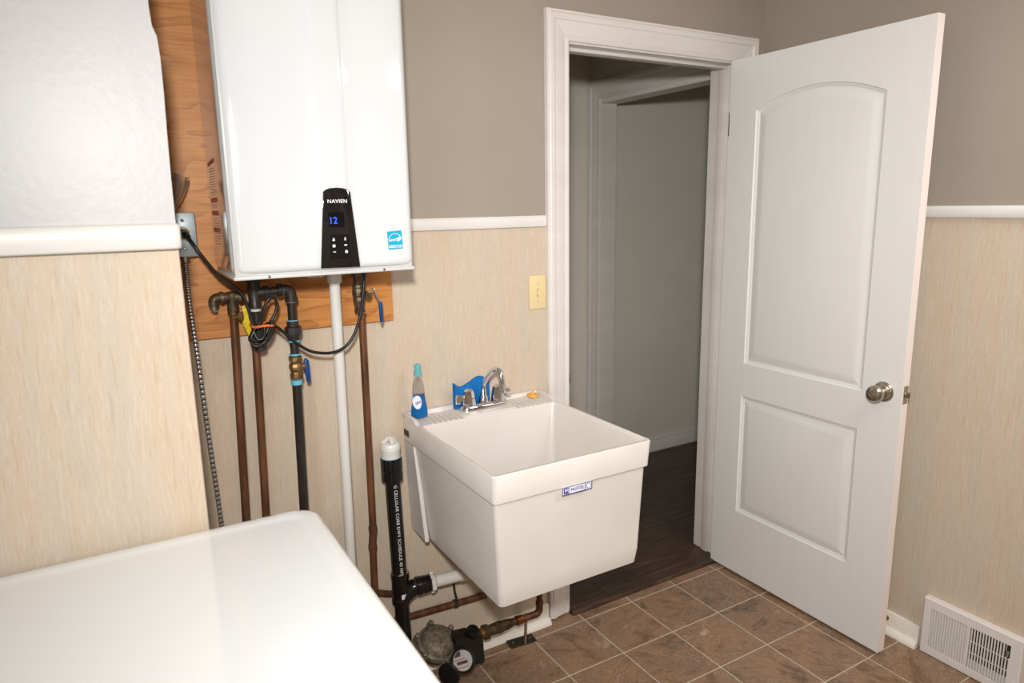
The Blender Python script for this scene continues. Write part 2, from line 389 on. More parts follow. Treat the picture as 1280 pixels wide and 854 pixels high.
# hall beyond the door
hf = empty('floor_hall', (1.0, .6, 0), kind='structure')
box('subfloor', -.6, 3.2, .0, 1.13, -.03, .0, VDARK, hf)
pw = .122; cache = {}
for r in range(10):
    y0 = -.012 + r*pw; y1 = min(y0+pw-.001, 1.13)
    if r == 0: y0 = .002
    off = (r*.43) % 1.22
    x = -.6 - off
    while x < 3.2:
        a, b = max(x, -.6), min(x+1.22-.001, 3.2)
        if b-a > .02:
            # wall_back stands on both sides of the opening
            if r == 0: a, b = max(a, OX0), min(b, OX1)
            if b-a > .02:
                bm = bmesh.new(); bbox(bm, a, b, y0, y1, 0, .012); bmesh.ops.bevel(bm, geom=[e for e in bm.edges if all(v.co.z > .01 for v in e.verts)], offset=.0009, segments=1, affect='EDGES')
                fin('plank', bm, PLANK, hf, 30)
        x += 1.22
th = prism('trim_threshold', [(OX0-.004, -.016, .0), (OX0-.004, -.030, .0), (OX0-.004, -.030, .009), (OX0-.004, -.026, .015), (OX0-.004, .004, .0155), (OX0-.004, .006, .0)], (OX1-OX0-.004, 0, 0), PLANK)
tag(th, kind='structure')
hb = empty('wall_hall_back', (1, 1.18, 0), kind='structure')
box('painted_wall', -.6, 3.2, 1.13, 1.2, 0, H, HALLP, hb)
tag(box('baseboard_hall', 1.465, 3.2, 1.114, 1.1295, .0125, .085, TRIM, None, .003), kind='structure')
tag(box('trim_hall_base_cap', 1.465, 3.2, 1.118, 1.1295, .0855, .108, TRIM, None, .004), kind='structure')
hr = empty('wall_hall_right', (1.41, .6, 0), kind='structure')
HX = 1.36
box('painted_wall', HX, HX+.1, 1.045, 1.1295, 0, H, HALLP, hr)
box('painted_wall', HX, HX+.1, WT+.001, .245, 0, H, HALLP, hr)
box('painted_wall', HX, HX+.1, .2455, 1.0445, 2.04, H, HALLP, hr)
box('room_partition', RX+.101, 3.2, .0, WT, 0, H, HALLP, hr)
tag(box('wall_hall_left', -.7, -.6, WT, 1.2, 0, H, HALLP), kind='structure')
tag(box('wall_far_right', 3.2, 3.3, .0, 1.2, 0, H, HALLP), kind='structure')
tag(box('ceiling_hall', -.7, 3.3, WT+.001, 1.2, H, H+.05, CEIL), kind='structure')

# ------------------------------------------------------------------ casings and jambs
PROF = [(.0, .0), (.0, .009), (.004, .012), (.012, .012), (.017, .010), (.03, .013), (.05, .0165), (.058, .017), (.062, .021), (.068, .0225), (.078, .0225), (.082, .019), (.088, .019), (.09, .016), (.09, .0)]
def casing(name, x0, x1, zt, zb, plane, axis='x', sgn=-1, label=None):
    """mitred casing; plane is the wall face, sgn the side it stands out to"""
    root = empty(name, (((x0+x1)/2, plane, 0) if axis == 'x' else (plane, (x0+x1)/2, 0)), kind='structure')
    def P(a, d, z): return (a, plane+sgn*d, z) if axis == 'x' else (plane+sgn*d, a, z)
    for side in ('l', 't', 'r'):
        A, B = [], []
        for w_, d in PROF:
            w2 = w_
            if side == 'l': A.append(P(x0-w2, d, zb)); B.append(P(x0-w2, d, zt+w2))
            if side == 't': A.append(P(x0-w2, d, zt+w2+.0004)); B.append(P(x1+w2, d, zt+w2+.0004))
            if side == 'r': A.append(P(x1+w2, d, zb)); B.append(P(x1+w2, d, zt+w2))
        loft('casing_board', [A, B], TRIM, root, smooth=25)
    return root
cs = casing('trim_casing', .428, 1.212, 2.035, .012, 0.0)
casing('trim_hall_casing', .255, 1.035, 2.05, .012, HX, 'y')
jb = empty('trim_jamb', (.82, .065, 0), kind='structure')
box('jamb_board', OX0-.012, OX0, .0, WT, .0, OZ, TRIM, jb)
box('jamb_board', OX1, OX1+.012, .0, WT, .012, OZ, TRIM, jb)
box('jamb_head', OX0-.012, OX1+.012, .0, WT, OZ, OZ+.012, TRIM, jb)
box('door_stop', OX0, OX0+.011, .042, .078, .013, OZ-.011, TRIM, jb, .0015)
box('door_stop', OX1-.011, OX1, .042, .078, .013, OZ-.011, TRIM, jb, .0015)
box('door_stop', OX0, OX1, .042, .078, OZ-.011, OZ, TRIM, jb, .0015)
box('strike_plate', OX0-.001, OX0+.0015, .008, .034, .885, .945, NICKEL, jb, .0005)
box('strike_lip', OX0-.001, OX0+.003, -.004, .010, .897, .933, NICKEL, jb, .001)
jb2 = empty('trim_hall_jamb', (1.41, .6, 0), kind='structure')
box('jamb_board', HX, HX+.1, 1.033, 1.0445, .012, 2.04, TRIM, jb2)
box('jamb_board', HX, HX+.1, .246, .2575, .012, 2.04, TRIM, jb2)
box('jamb_head', HX, HX+.1, .2575, 1.033, 2.028, 2.04, TRIM, jb2)

# ------------------------------------------------------------------ baseboards, rails
def base_run(name, pts_plane):
    pass
br = empty('baseboard_back', (-.1, -.01, 0), kind='structure')
box('board', -.80, .334, -.012, -.0005, .0, .074, BASEB, br, .002)
prism('quarter_round', [(-.80, -.0125, .0), (-.80, -.034, .0), (-.80, -.033, .008), (-.80, -.027, .016), (-.80, -.019, .020), (-.80, -.0125, .021)], (1.132, 0, 0), BASEB, br)
b2 = empty('baseboard_right', (RX, -.4, 0), kind='structure')
box('board', RX-.013, RX-.0005, -.803, -.001, .0, .076, BASEB, b2, .002)
def qr_y(y0, y1, par): prism('quarter_round', [(RX-.0135, y0, .0), (RX-.036, y0, .0), (RX-.035, y0, .009), (RX-.029, y0, .017), (RX-.020, y0, .021), (RX-.0135, y0, .022)], (0, y1-y0, 0), BASEB, par)
qr_y(-.806, -.0015, b2)
box('board', RX-.013, RX-.0005, -2.6, -1.125, .0, .076, BASEB, b2, .002); qr_y(-2.6, -1.12, b2)
def rail_prof(d, z0, z1): return [(0.0005, z0), (d*.8, z0), (d, z0+.004), (d, z1-.012), (d*.85, z1-.005), (d*.5, z1), (0.0005, z1)]
t = prism('trim_rail_back', [(-.2, -a, z) for a, z in rail_prof(.012, 1.450, 1.486)], (.536, 0, 0), RAIL); tag(t, kind='structure')
t = prism('trim_rail_right', [(RX-a, -.001, z) for a, z in rail_prof(.012, 1.460, 1.496)], (0, -3.35, 0), RAIL); tag(t, kind='structure')
# rail of the chase, with its rounded end
bm = bmesh.new(); pf = rail_prof(.020, 1.453, 1.500); ends = [(LX, 1)] ; loops = []
for x, k in ((LX+.001, 1), (CX-.008, 1), (CX-.002, .93), (CX+.003, .78), (CX+.005, .5)):
    zc = 1.4765
    loops.append([(x, CY-a*k, zc+(z-zc)*(.75+.25*k)) for a, z in pf])
bloft(bm, loops); t = fin('trim_rail_chase', bm, RAIL, None, 50); tag(t, kind='structure')

# ------------------------------------------------------------------ the open white door
door = empty('door_1', (1.186, -.008, .013), kind='structure')
tag(door, 'open white two-panel interior door with an arched upper panel')
DX0, DX1, DY0, DY1, DZ0, DZ1 = 1.168, 1.203, -.762, -.008, .013, 2.034
def panel_outline(y0, y1, z0, z1, arch, d=0):
    yc, hw = (y0+y1)/2, (y1-y0)/2
    A = lambda yy: z1 + arch*(1-((yy-yc)/hw)**2) - d*(1.0+.12*((yy-yc)/hw)**2)
    y0 += d; y1 -= d; z0 += d
    P = [(y0, z0), (y1, z0)]          # counter-clockwise in (y,z)
    if arch:
        n = 24
        for k in range(n+1):
            u = k/n; yy = y1+(y0-y1)*u; P.append((yy, A(yy)))
    else: P += [(y1, z1-d), (y0, z1-d)]
    return P
PANS = [(-.631, -.133, .897, 1.847, .056), (-.625, -.128, .279, .770, 0)]
PANELS = [panel_outline(*p) for p in PANS]
PR = [(0, 0), (.002, .0), (.006, .0045), (.012, .0065), (.014, .009), (.018, .009), (.022, .0075), (.046, .002), (.05, .0015)]
bm = bmesh.new()
def door_face(x, s):
    v2 = [bm.verts.new((x, y, z)) for y, z in ((DY0, DZ0), (DY1, DZ0), (DY1, DZ1), (DY0, DZ1))]
    es = [bm.edges.new((v2[i], v2[(i+1) % 4])) for i in range(4)]
    for P in PANELS:
        vs = [bm.verts.new((x, p[0], p[1])) for p in P]
        es += [bm.edges.new((vs[i], vs[(i+1) % len(vs)])) for i in range(len(vs))]
    bmesh.ops.triangle_fill(bm, use_beauty=True, use_dissolve=False, edges=es)
    return v2
a = door_face(DX0, 1); b = door_face(DX1, -1)
side_faces = []
for i in range(4): side_faces.append(bm.faces.new((a[i], a[(i+1)%4], b[(i+1)%4], b[i])))
for f in side_faces: f.material_index = 1
bmesh.ops.remove_doubles(bm, verts=bm.verts, dist=1e-6)
fin('door_leaf', bm, [DOORM, DOOREDGE], door, 20)
for P in PANS:
    for x, s in ((DX0, 1), (DX1, -1)):
        bm = bmesh.new(); loops = []
        for d, dep in PR: loops.append([(x + s*dep, q[0], q[1]) for q in panel_outline(*P, d)])
        bloft(bm, loops, cap0=False); fin('door_panel', bm, DOORM, door, 14)
box('hinge', 1.1665, 1.200, -.012, -.0075, 1.765, 1.85, NICKEL, door, .001)
KY, KZ = -.703, .915
kn = lathe('door_knob', (DX0, KY, KZ), (-1, 0, 0), [(0, .0), (0.0, .033), (.004, .033), (.008, .030), (.009, .026), (.013, .024), (.016, .015), (.026, .0135), (.03, .018), (.036, .0245), (.044, .027), (.053, .0265), (.060, .022), (.063, .0155), (.0635, .011), (.0615, .0105), (.0615, .006), (.0645, .0055), (.065, 0)], NICKEL, door, 32, 25)
lathe('door_knob', (DX1, KY, KZ), (1, 0, 0), [(0, .0), (0.0, .033), (.004, .033), (.009, .026), (.016, .015), (.026, .0135), (.036, .0245), (.044, .027), (.053, .0265), (.060, .022), (.064, 0)], NICKEL, door, 32, 25)
la = box('latch_plate', 1.176, 1.199, DY0-.0012, DY0+.004, KZ-.030, KZ+.028, NICKEL, door, .0005)
prism('latch_bolt', [(1.181, DY0-.001, KZ-.009), (1.194, DY0-.001, KZ-.009), (1.194, DY0-.012, KZ-.009), (1.190, DY0-.013, KZ-.009), (1.181, DY0-.005, KZ-.009)], (0, 0, .017), NICKEL, la, .0008)

# ------------------------------------------------------------------ plywood backing, chase side things
ply = box('plywood_board', CX+.001, -.215, -.018, -.0005, 1.191, 2.42, PLY, None, .0008, 1)
tag(ply, 'orange-brown plywood backing board behind the wall-hung water heater', 'board')

# ------------------------------------------------------------------ water heater
wh = empty('water_heater', (-.4715, -.019, 1.366), 'white wall-hung tankless water heater with a black control strip', 'water heater')
HX0, HX1, HY0, HY1 = -.691, -.252, -.0185, -.300
box('chassis', HX0+.004, HX1-.004, HY1+.012, HY0, 1.3655, 2.055, CHAS, wh, .004)
# side skin, glossy metal that mirrors the plywood
def section(d, rf=.022):
    L, R, F, B = HX0+d, HX1-d, HY1+d, HY0
    S_ = [(L, B)]
    for k in range(9):
        t = PI + PI/2*k/8; S_.append((L+.030+.030*math.cos(t), F+.034+.030*math.sin(t)))
    S_ += [(-.650, F+.0025), (-.600, F+.0008), (-.520, F-.0002), (-.4935, F-.0004), (-.4915, F-.0012), (-.486, F-.0036), (-.480, F-.0042), (-.4275, F-.0042), (-.421, F-.0036), (-.4165, F-.0012), (-.414, F-.0004), (-.38, F-.0002), (-.32, F+.0004), (-.285, F+.002)]
    for k in range(9):
        t = 1.5*PI + PI/2*k/8; S_.append((R-.022+.022*math.cos(t), F+.026+.022*math.sin(t)))
    S_.append((R, B)); return S_
loops = []
for z, d in ((1.3765, .016), (1.3775, .008), (1.3815, .003), (1.388, .0005), (1.396, 0), (1.50, 0), (1.75, 0), (2.04, 0), (2.05, .004), (2.055, .012)):
    loops.append([(x, y, z) for x, y in section(d)])
bm = bmesh.new(); bloft(bm, loops)
bmesh.ops.recalc_face_normals(bm, faces=bm.faces)
for f in bm.faces:
    c = f.calc_center_median()
    if c.x < HX0+.004 and c.y > HY1+.033: f.material_index = 1
fin('front_cover', bm, [COVER, HSIDE], wh, 38)
# bottom lip and screws
box('bottom_lip', HX0+.0005, HX1-.001, HY1+.006, HY0, 1.3635, 1.3725, CHAS, wh, .003)
for sx_ in (-.613, -.335): lathe('screw', (sx_, HY1+.007, 1.3685), (0, -1, 0), [(0, .0), (0, .0032), (.002, .0032), (.0028, .0022), (.0028, 0)], NICKEL, wh, 12)
tube('drip_handle', fillet([(-.503, -.20, 1.366), (-.503, -.20, 1.353), (-.463, -.20, 1.353), (-.463, -.20, 1.366)], .004), .0018, PVCD, wh, 8)
# control strip
cp = prism('control_panel', [(-.4965, -.3044, 1.382), (-.4005, -.3044, 1.380), (-.4145, -.3044, 1.559), (-.420, -.3044, 1.5645), (-.432, -.3044, 1.568), (-.447, -.3044, 1.5692), (-.463, -.3044, 1.568), (-.474, -.3044, 1.5645), (-.4795, -.3044, 1.559)], (0, -.0035, 0), GLOSSBLK, wh, .0007)
PY = -.3083
text('brand_lettering', 'NAVIEN', .0118, (-.4475, PY, 1.5375), PRINTW, cp, bold=.00012, sx=1.06, spacing=1.1)
sc = box('display', -.471, -.4335, PY-.0004, PY+.001, 1.477, 1.512, SCREEN, cp)
text('digits', '12', .0225, (-.4605, PY-.0007, 1.4925), BLUELED, sc, bold=.0001, sx=.95)
pad = box('button_pad', -.4715, -.4235, PY-.0008, PY+.001, 1.402, 1.4605, PADBLK, cp, .0006, 1)
PB = PY-.0011
def icon(pts): prism('button', [(x, PB, z) for x, z in pts], (0, .0004, 0), PRINTW, pad)
icon([(-.4655, 1.4455), (-.4595, 1.4455), (-.4605, 1.4495), (-.4625, 1.4530), (-.4645, 1.4495)])
icon([(-.4365, 1.4478), (-.4325, 1.4478), (-.4325, 1.4503), (-.4365, 1.4503)]); icon([(-.4355, 1.4452), (-.4335, 1.4452), (-.4335, 1.4530), (-.4355, 1.4530)])
icon([(-.4625+.0036*math.cos(k*PI/8), 1.4335+.0036*math.sin(k*PI/8)) for k in range(16)])
icon([(-.4375, 1.4335), (-.4305, 1.4335), (-.4305, 1.4360), (-.4375, 1.4360)])
icon([(-.4650, 1.4185), (-.4590, 1.4185), (-.4590, 1.4203), (-.4650, 1.4203)])
icon([(-.4330+(.0042 if k % 2 else .0031)*math.cos(k*PI/8), 1.4190+(.0042 if k % 2 else .0031)*math.sin(k*PI/8)) for k in range(16)])
# energy sticker
es = prism('energy_sticker', [(-.3255, -.3003, 1.4625), (-.2875, -.3003, 1.4645), (-.285, -.3003, 1.4195), (-.323, -.3003, 1.4175)], (0, -.0006, 0), CYAN, wh)
tag(es, 'cyan square sticker')
SY = -.3013
arc = [(-.3050+.0175*math.cos(t), 1.4385+.0185*math.sin(t)) for t in [PI*.06+PI*.88*k/14 for k in range(15)]]
tube('arc', [(x, SY+.0002, z) for x, z in arc], .0006, PRINTW, es, 6)
text('script', 'energy', .0115, (-.3065, SY, 1.4425), PRINTW, es, xdir=(1, 0, .14), bold=.0001)
st = [( (.0065 if k % 2 == 0 else .0026)*math.sin(k*PI/5), (.0065 if k % 2 == 0 else .0026)*math.cos(k*PI/5)) for k in range(10)]
prism('star', [(-.2935+x, SY, 1.4450+z) for x, z in st], (0, .0004, 0), PRINTW, es)
box('rule', -.3225, -.286, SY, SY+.0004, 1.4275, 1.4285, PRINTW, es)
text('script', 'ENERGY STAR', .0062, (-.3042, SY, 1.4235), PRINTW, es, bold=.00012, sx=.9)
# warning label on the left side
lab = empty('warning_label', (HX0, -.11, 1.5)); lab.parent = wh; lab.location = Vector((HX0, -.11, 1.5)) - wloc(wh)
for z in (1.546, 1.515, 1.474): box('red_bar', HX0-.0009, HX0-.0004, -.165, -.055, z-.0055, z+.0055, RED, lab)
prism('red_bar', [(HX0-.0009, -.165, 1.642), (HX0-.0009, -.055, 1.636), (HX0-.0009, -.055, 1.627), (HX0-.0009, -.165, 1.633)], (.0005, 0, 0), RED, lab)
bm = bmesh.new()
for k in range(30):
    z = 1.44 + k*.0062
    if any(abs(z-q) < .008 for q in (1.546, 1.515, 1.474)) : continue
    bbox(bm, HX0-.0009, HX0-.0004, -.160+random.random()*.02, -.06-random.random()*.02, z, z+.0011)
o = fin('print_lines', bm, GREYP, lab, None); o['kind'] = 'stuff'

# ------------------------------------------------------------------ outlet, conduit, plastic
ob = empty('outlet_box', (-.762, -.018, 1.463), 'galvanised metal outlet box on the plywood beside the chase', 'outlet')
box('box_body', -.789, -.7355, -.056, -.0185, 1.411, 1.515, STEEL, ob, .003)
box('cover_plate', -.7905, -.7335, -.0605, -.0555, 1.4095, 1.5175, STEEL, ob, .002)
lathe('receptacle', (-.763, -.0605, 1.4665), (0, -1, 0), [(0, 0), (0, .0175), (.0035, .0175), (.0045, .016), (.0045, 0)], IVORY, ob, 24)
for z in (1.4985, 1.429): lathe('screw', (-.763, -.0605, z), (0, -1, 0), [(0, 0), (0, .004), (.0015, .004), (.0025, .0025), (.0025, 0)], NICKEL, ob, 12)
lathe('conduit_connector', (-.763, -.040, 1.411), (0, 0, -1), [(0, 0), (0, .013), (.005, .013), (.005, .0105), (.014, .0105), (.014, 0)], NICKEL, ob, 16)
fc = empty('flexible_conduit', (-.746, -.04, 1.397), 'ribbed steel flexible conduit running down the wall from the outlet box', 'conduit')
pp = spline([(-.763, -.040, 1.397), (-.7645, -.041, 1.30), (-.7595, -.042, 1.15), (-.754, -.042, .95), (-.747, -.042, .75), (-.742, -.04, .55), (-.74, -.04, .3), (-.74, -.04, .03)], 60)
bm = bmesh.new(); L = 0; rad = []
for i in range(len(pp)): rad.append(.0066 if i % 4 < 2 else .0052)
btube(bm, pp, .0065, 10, 0, rad)
bm.faces.ensure_lookup_table()
for f in bm.faces:
    z = f.calc_center_median().z
for idx, f in enumerate(bm.faces):
    if idx < len(bm.faces)-2 and ((idx//10) % 4) in (2,): f.material_index = 1
fin('conduit_tube', bm, [FLEX, FLEXD], fc, 60)
ps = []
bm = bmesh.new(); rows = []
for i in range(9):
    z = 1.612 - .011*i*1.0
    wv = .047*(1 - (i/8)**1.6) + .004
    rows.append([bm.verts.new((-.788 + wv*k/6, -.055 - .035*math.sin(PI*k/6*.9) - .01*i/8, z - .0015*k + .004*math.sin(k))) for k in range(7)])
for a_, b_ in zip(rows, rows[1:]):
    for k in range(6): bm.faces.new((a_[k], a_[k+1], b_[k+1], b_[k]))
bmesh.ops.solidify(bm, geom=bm.faces[:], thickness=.0012)
t = fin('plastic_cover', bm, PLAST, None, 60); tag(t, 'bent piece of clear plastic behind the chase edge above the outlet box', 'plastic sheet')

# ------------------------------------------------------------------ heater pipework
def ring(bm, c, ax, r, h, mi=0, seg=20, ch=.0): blathe(bm, c, ax, [(-h/2, r*.94), (-h/2+.0008, r), (h/2-.0008, r), (h/2, r*.94)], seg, mi)
# 1: left copper riser with its tee and drain elbow
p1 = empty('copper_pipe', (-.68, -.07, 0), 'leftmost copper riser, topped by a dull tee with a bent stub', 'pipe', 'copper risers under the heater')
tube('riser', [(-.6665, -.07, 1.275), (-.6700, -.07, 1.15), (-.688, -.07, .60), (-.700, -.07, .002)], .0105, COPPER, p1)
bm = bmesh.new()
blathe(bm, (-.6665, -.07, 1.262), (0, 0, 1), [(0, .0135), (.005, .0145), (.03, .014), (.038, .0155), (.05, .0155), (.054, .011)], 20)
btube(bm, fillet([(-.6665, -.07, 1.303), (-.712, -.073, 1.303), (-.712, -.073, 1.283)], .012), .0125, 16)
btube(bm, [(-.6665, -.07, 1.303), (-.6415, -.078, 1.301)], .0125, 16)
ring(bm, (-.692, -.0715, 1.303), (1, 0, 0), .0155, .010); ring(bm, (-.646, -.077, 1.3015), (1, -.3, 0), .0152, .008)
fin('tee_fitting', bm, BRONZE, p1)
bm = bmesh.new(); btube(bm, [(-.712, -.073, 1.292), (-.7125, -.073, 1.272)], .0085, 12); bbox(bm, -.716, -.706, -.078, -.068, 1.268, 1.275)
fin('end_stub', bm, GREYFIT, p1)
lathe('solder_ring', (-.6668, -.07, 1.2615), (0, 0, 1), [(-.002, .0112), (-.0015, .0148), (.0015, .0148), (.002, .0112)], BRASS, p1)
# small side valve with yellow handle
bm = bmesh.new(); btube(bm, [(-.6675, -.075, 1.251), (-.648, -.088, 1.253)], .0075, 12); blathe(bm, (-.652, -.085, 1.253), (1, -.5, 0), [(-.004, .009), (-.003, .0125), (.004, .0125), (.008, .010), (.012, .006)], 6)
fin('side_valve', bm, BRASS, p1, 30)
vh = prism('valve_handle', [(-.649, -.098, 1.279), (-.642, -.098, 1.282), (-.634, -.098, 1.262), (-.637, -.098, 1.252), (-.632, -.098, 1.240), (-.631, -.098, 1.205), (-.637, -.098, 1.193), (-.641, -.098, 1.208), (-.652, -.098, 1.238), (-.645, -.098, 1.249)], (0, .004, 0), YEL, p1, .001); tag(vh, 'yellow valve handle')
# 2: second copper riser
p2 = empty('copper_pipe', (-.64, -.09, 0), 'second copper riser from the left, running up behind the coiled cord', 'pipe', 'copper risers under the heater')
tube('riser', [(-.6165, -.055, 1.195), (-.6180, -.055, 1.13), (-.6305, -.055, .69), (-.640, -.055, .002)], .0105, COPPER, p2)
# 3: gas line: dirt leg, tee, elbow, union, valve, drop
gp = empty('gas_pipe', (-.55, -.10, 0), 'black iron gas pipe with tee, elbow, union and drop to the floor', 'pipe')
GX = -.6175
lathe('nipple', (GX, -.10, 1.3635), (0, 0, -1), [(0, .012), (.012, .012), (.02, .0125)], IRON, gp)
bm = bmesh.new()
blathe(bm, (GX, -.10, 1.349), (0, 0, -1), [(0, .014), (.002, .0165), (.014, .0165), (.018, .0150), (.060, .0150), (.064, .0165), (.076, .0165), (.078, .013)], 20)
btube(bm, [(GX, -.10, 1.312), (-.590, -.10, 1.312)], .0135, 16); ring(bm, (-.588, -.10, 1.312), (1, 0, 0), .0165, .014)
fin('tee_fitting', bm, IRON, gp)
lathe('sealant_ring', (GX, -.10, 1.2685), (0, 0, 1), [(-.0035, .0128), (-.003, .0142), (.003, .0138), (.0035, .0128)], SEALW, gp)
lathe('drip_leg', (GX+.0005, -.10, 1.272), (.03, 0, -1), [(0, .0125), (.09, .0125)], IRON2, gp)
bm = bmesh.new(); blathe(bm, (-.6135, -.10, 1.192), (.03, 0, -1), [(0, .0130), (.002, .0165), (.018, .0165), (.019, .0155), (.028, .0155), (.031, .012), (.031, 0)], 20); fin('pipe_cap', bm, IRON, gp)
tube('nipple', [(-.588, -.10, 1.312), (-.550, -.10, 1.3145)], .0115, IRON, gp)
bm = bmesh.new(); btube(bm, fillet([(-.557, -.10, 1.3145), (-.5255, -.10, 1.3145), (-.5255, -.10, 1.284)], .018), .0145, 18)
ring(bm, (-.5535, -.10, 1.3145), (1, 0, 0), .0170, .012); ring(bm, (-.5255, -.10, 1.288), (0, 0, 1), .0170, .012); fin('elbow_fitting', bm, IRON, gp)
lathe('sealant_ring', (-.5455, -.10, 1.3145), (1, 0, 0), [(-.001, .0120), (0, .0155), (.001, .0120)], SEALB, gp)
lathe('sealant_ring', (-.5255, -.10, 1.2805), (0, 0, 1), [(-.001, .0118), (0, .0142), (.001, .0118)], SEALW, gp)
tube('nipple', [(-.5255, -.10, 1.285), (-.5265, -.10, 1.215)], .0118, IRON2, gp)
lathe('sealant_ring', (-.5265, -.10, 1.2315), (0, 0, 1), [(-.0018, .012), (0, .0145), (.0018, .012)], SEALB, gp)
bm = bmesh.new(); blathe(bm, (-.5268, -.10, 1.229), (0, 0, -1), [(0, .012), (.001, .0155), (.013, .0155), (.013, .0190)], 20)
blathe(bm, (-.5268, -.10, 1.2165), (0, 0, -1), [(0, .018), (.002, .0225), (.021, .0225), (.023, .019)], 8)
blathe(bm, (-.5268, -.10, 1.194), (0, 0, -1), [(0, .0185), (.003, .0185), (.005, .0160), (.014, .0155), (.016, .012)], 20); fin('union_fitting', bm, IRON, gp, 28)
lathe('blue_tape', (-.5268, -.10, 1.1765), (0, 0, 1), [(-.003, .012), (-.002, .0152), (.002, .0148), (.003, .012)], TAPEB, gp)
tube('nipple', [(-.5268, -.10, 1.178), (-.5270, -.10, 1.130)], .0118, IRON, gp)
lathe('blue_tape', (-.527, -.10, 1.140), (0, 0, 1), [(-.003, .012), (-.002, .0150), (.002, .0150), (.003, .012)], TAPEB, gp)
bv = empty('ball_valve', (-.5275, -.10, 1.1)); bv.parent = gp; bv.location = Vector((-.5275, -.10, 1.1)) - wloc(gp)
bm = bmesh.new()
blathe(bm, (-.5275, -.10, 1.136), (0, 0, -1), [(0, .013), (.001, .0172), (.013, .0172), (.015, .0145), (.018, .0135), (.022, .0165), (.030, .0185), (.038, .0165), (.043, .0138), (.048, .0145), (.050, .0172), (.062, .0172), (.064, .013)], 10)
btube(bm, [(-.5275, -.10, 1.106), (-.503, -.10, 1.105)], .0085, 12)
fin('valve_body', bm, BRASS, bv, 28)
hd = prism('valve_handle', [(-.505, -.106, 1.122), (-.499, -.106, 1.126), (-.493, -.106, 1.120), (-.492, -.106, 1.065), (-.496, -.106, 1.060), (-.502, -.106, 1.062), (-.503, -.106, 1.09), (-.507, -.106, 1.10)], (0, .012, 0), BLUE, bv, .0015); tag(hd, 'blue valve handle')
lathe('blue_tape', (-.5285, -.10, 1.064), (0, 0, 1), [(-.007, .012), (-.006, .0150), (.005, .0146), (.007, .012)], TAPEB, gp)
tube('drop_pipe', [(-.5285, -.10, 1.062), (-.536, -.10, .70), (-.545, -.10, .002)], .0125, IRON2, gp)
# 4: white condensate pipe
wp = empty('white_pipe', (-.41, -.09, 0), 'straight white plastic pipe dropping from under the heater to the floor', 'pipe')
tube('pipe', [(-.405, -.09, 1.365), (-.4095, -.09, .80), (-.414, -.09, .002)], .0148, PVC, wp)
lathe('socket', (-.4045, -.09, 1.3655), (0, 0, -1), [(0, .0155), (0, .0195), (.042, .0195), (.044, .0160)], PVC, wp)
# 5: right copper riser with lever valve
p3 = empty('copper_pipe', (-.335, -.07, 0), 'rightmost copper riser with a lever valve and a kink near the bottom', 'pipe', 'copper risers under the heater')
tube('riser', [(-.328, -.07, 1.24), (-.3305, -.07, .90), (-.3335, -.07, .575)], .0105, COPPER, p3)
bm = bmesh.new(); btube(bm, fillet([(-.3335, -.07, .585), (-.3335, -.07, .560), (-.3375, -.07, .528), (-.3375, -.07, .50)], .008), .0112, 14)
ring(bm, (-.3335, -.07, .573), (0, 0, 1), .0128, .018); ring(bm, (-.3375, -.07, .515), (0, 0, 1), .0128, .018); fin('offset_elbow', bm, COPPER, p3)
tube('riser', [(-.3375, -.07, .505), (-.339, -.07, .40), (-.343, -.07, .002)], .0105, COPPER, p3)
lv = empty('lever_valve', (-.33, -.07, 1.28)); lv.parent = p3; lv.location = Vector((-.33, -.07, 1.28)) - wloc(p3)
bm = bmesh.new()
blathe(bm, (-.3335, -.07, 1.3655), (0, 0, -1), [(0, .013), (.014, .013), (.015, .0185), (.032, .0185), (.034, .0135), (.052, .0135), (.054, .0165), (.062, .0170), (.064, .0150), (.070, .0175), (.086, .0175), (.090, .0150), (.094, .0165), (.106, .0160), (.112, .0135), (.124, .0130), (.126, .0145), (.134, .0140), (.136, .0110)], 10)
btube(bm, [(-.3325, -.075, 1.285), (-.318, -.098, 1.284)], .010, 12)
fin('valve_body', bm, BRONZE, lv, 26)
lathe('valve_nut', (-.3165, -.1005, 1.2835), (.5, -.85, 0), [(0, .0115), (.004, .0115), (.005, .006), (.009, .005)], BRASS, lv, 6)
hl = tube('lever_arm', fillet([(-.316, -.104, 1.290), (-.300, -.104, 1.300), (-.2935, -.104, 1.280), (-.283, -.104, 1.258), (-.2825, -.104, 1.20)], .006), .0034, NICKEL, lv, 8)
tube('lever_grip', [(-.2835, -.104, 1.262), (-.283, -.104, 1.25), (-.2822, -.104, 1.212), (-.2825, -.104, 1.203)], .0058, BLUE, hl, 10, radii=[.0052, .0058, .0056, .0035])
lathe('solder_ring', (-.328, -.07, 1.231), (0, 0, 1), [(-.003, .011), (-.002, .0135), (.002, .0135), (.003, .011)], NICKEL, p3)
# hidden grommet where the cord enters the heater
lathe('cord_grommet', (-.3305, -.125, 1.3638), (0, 0, -1), [(0, .0), (0, .0115), (.008, .0105), (.012, .008), (.012, 0)], CORD, wh, 16)

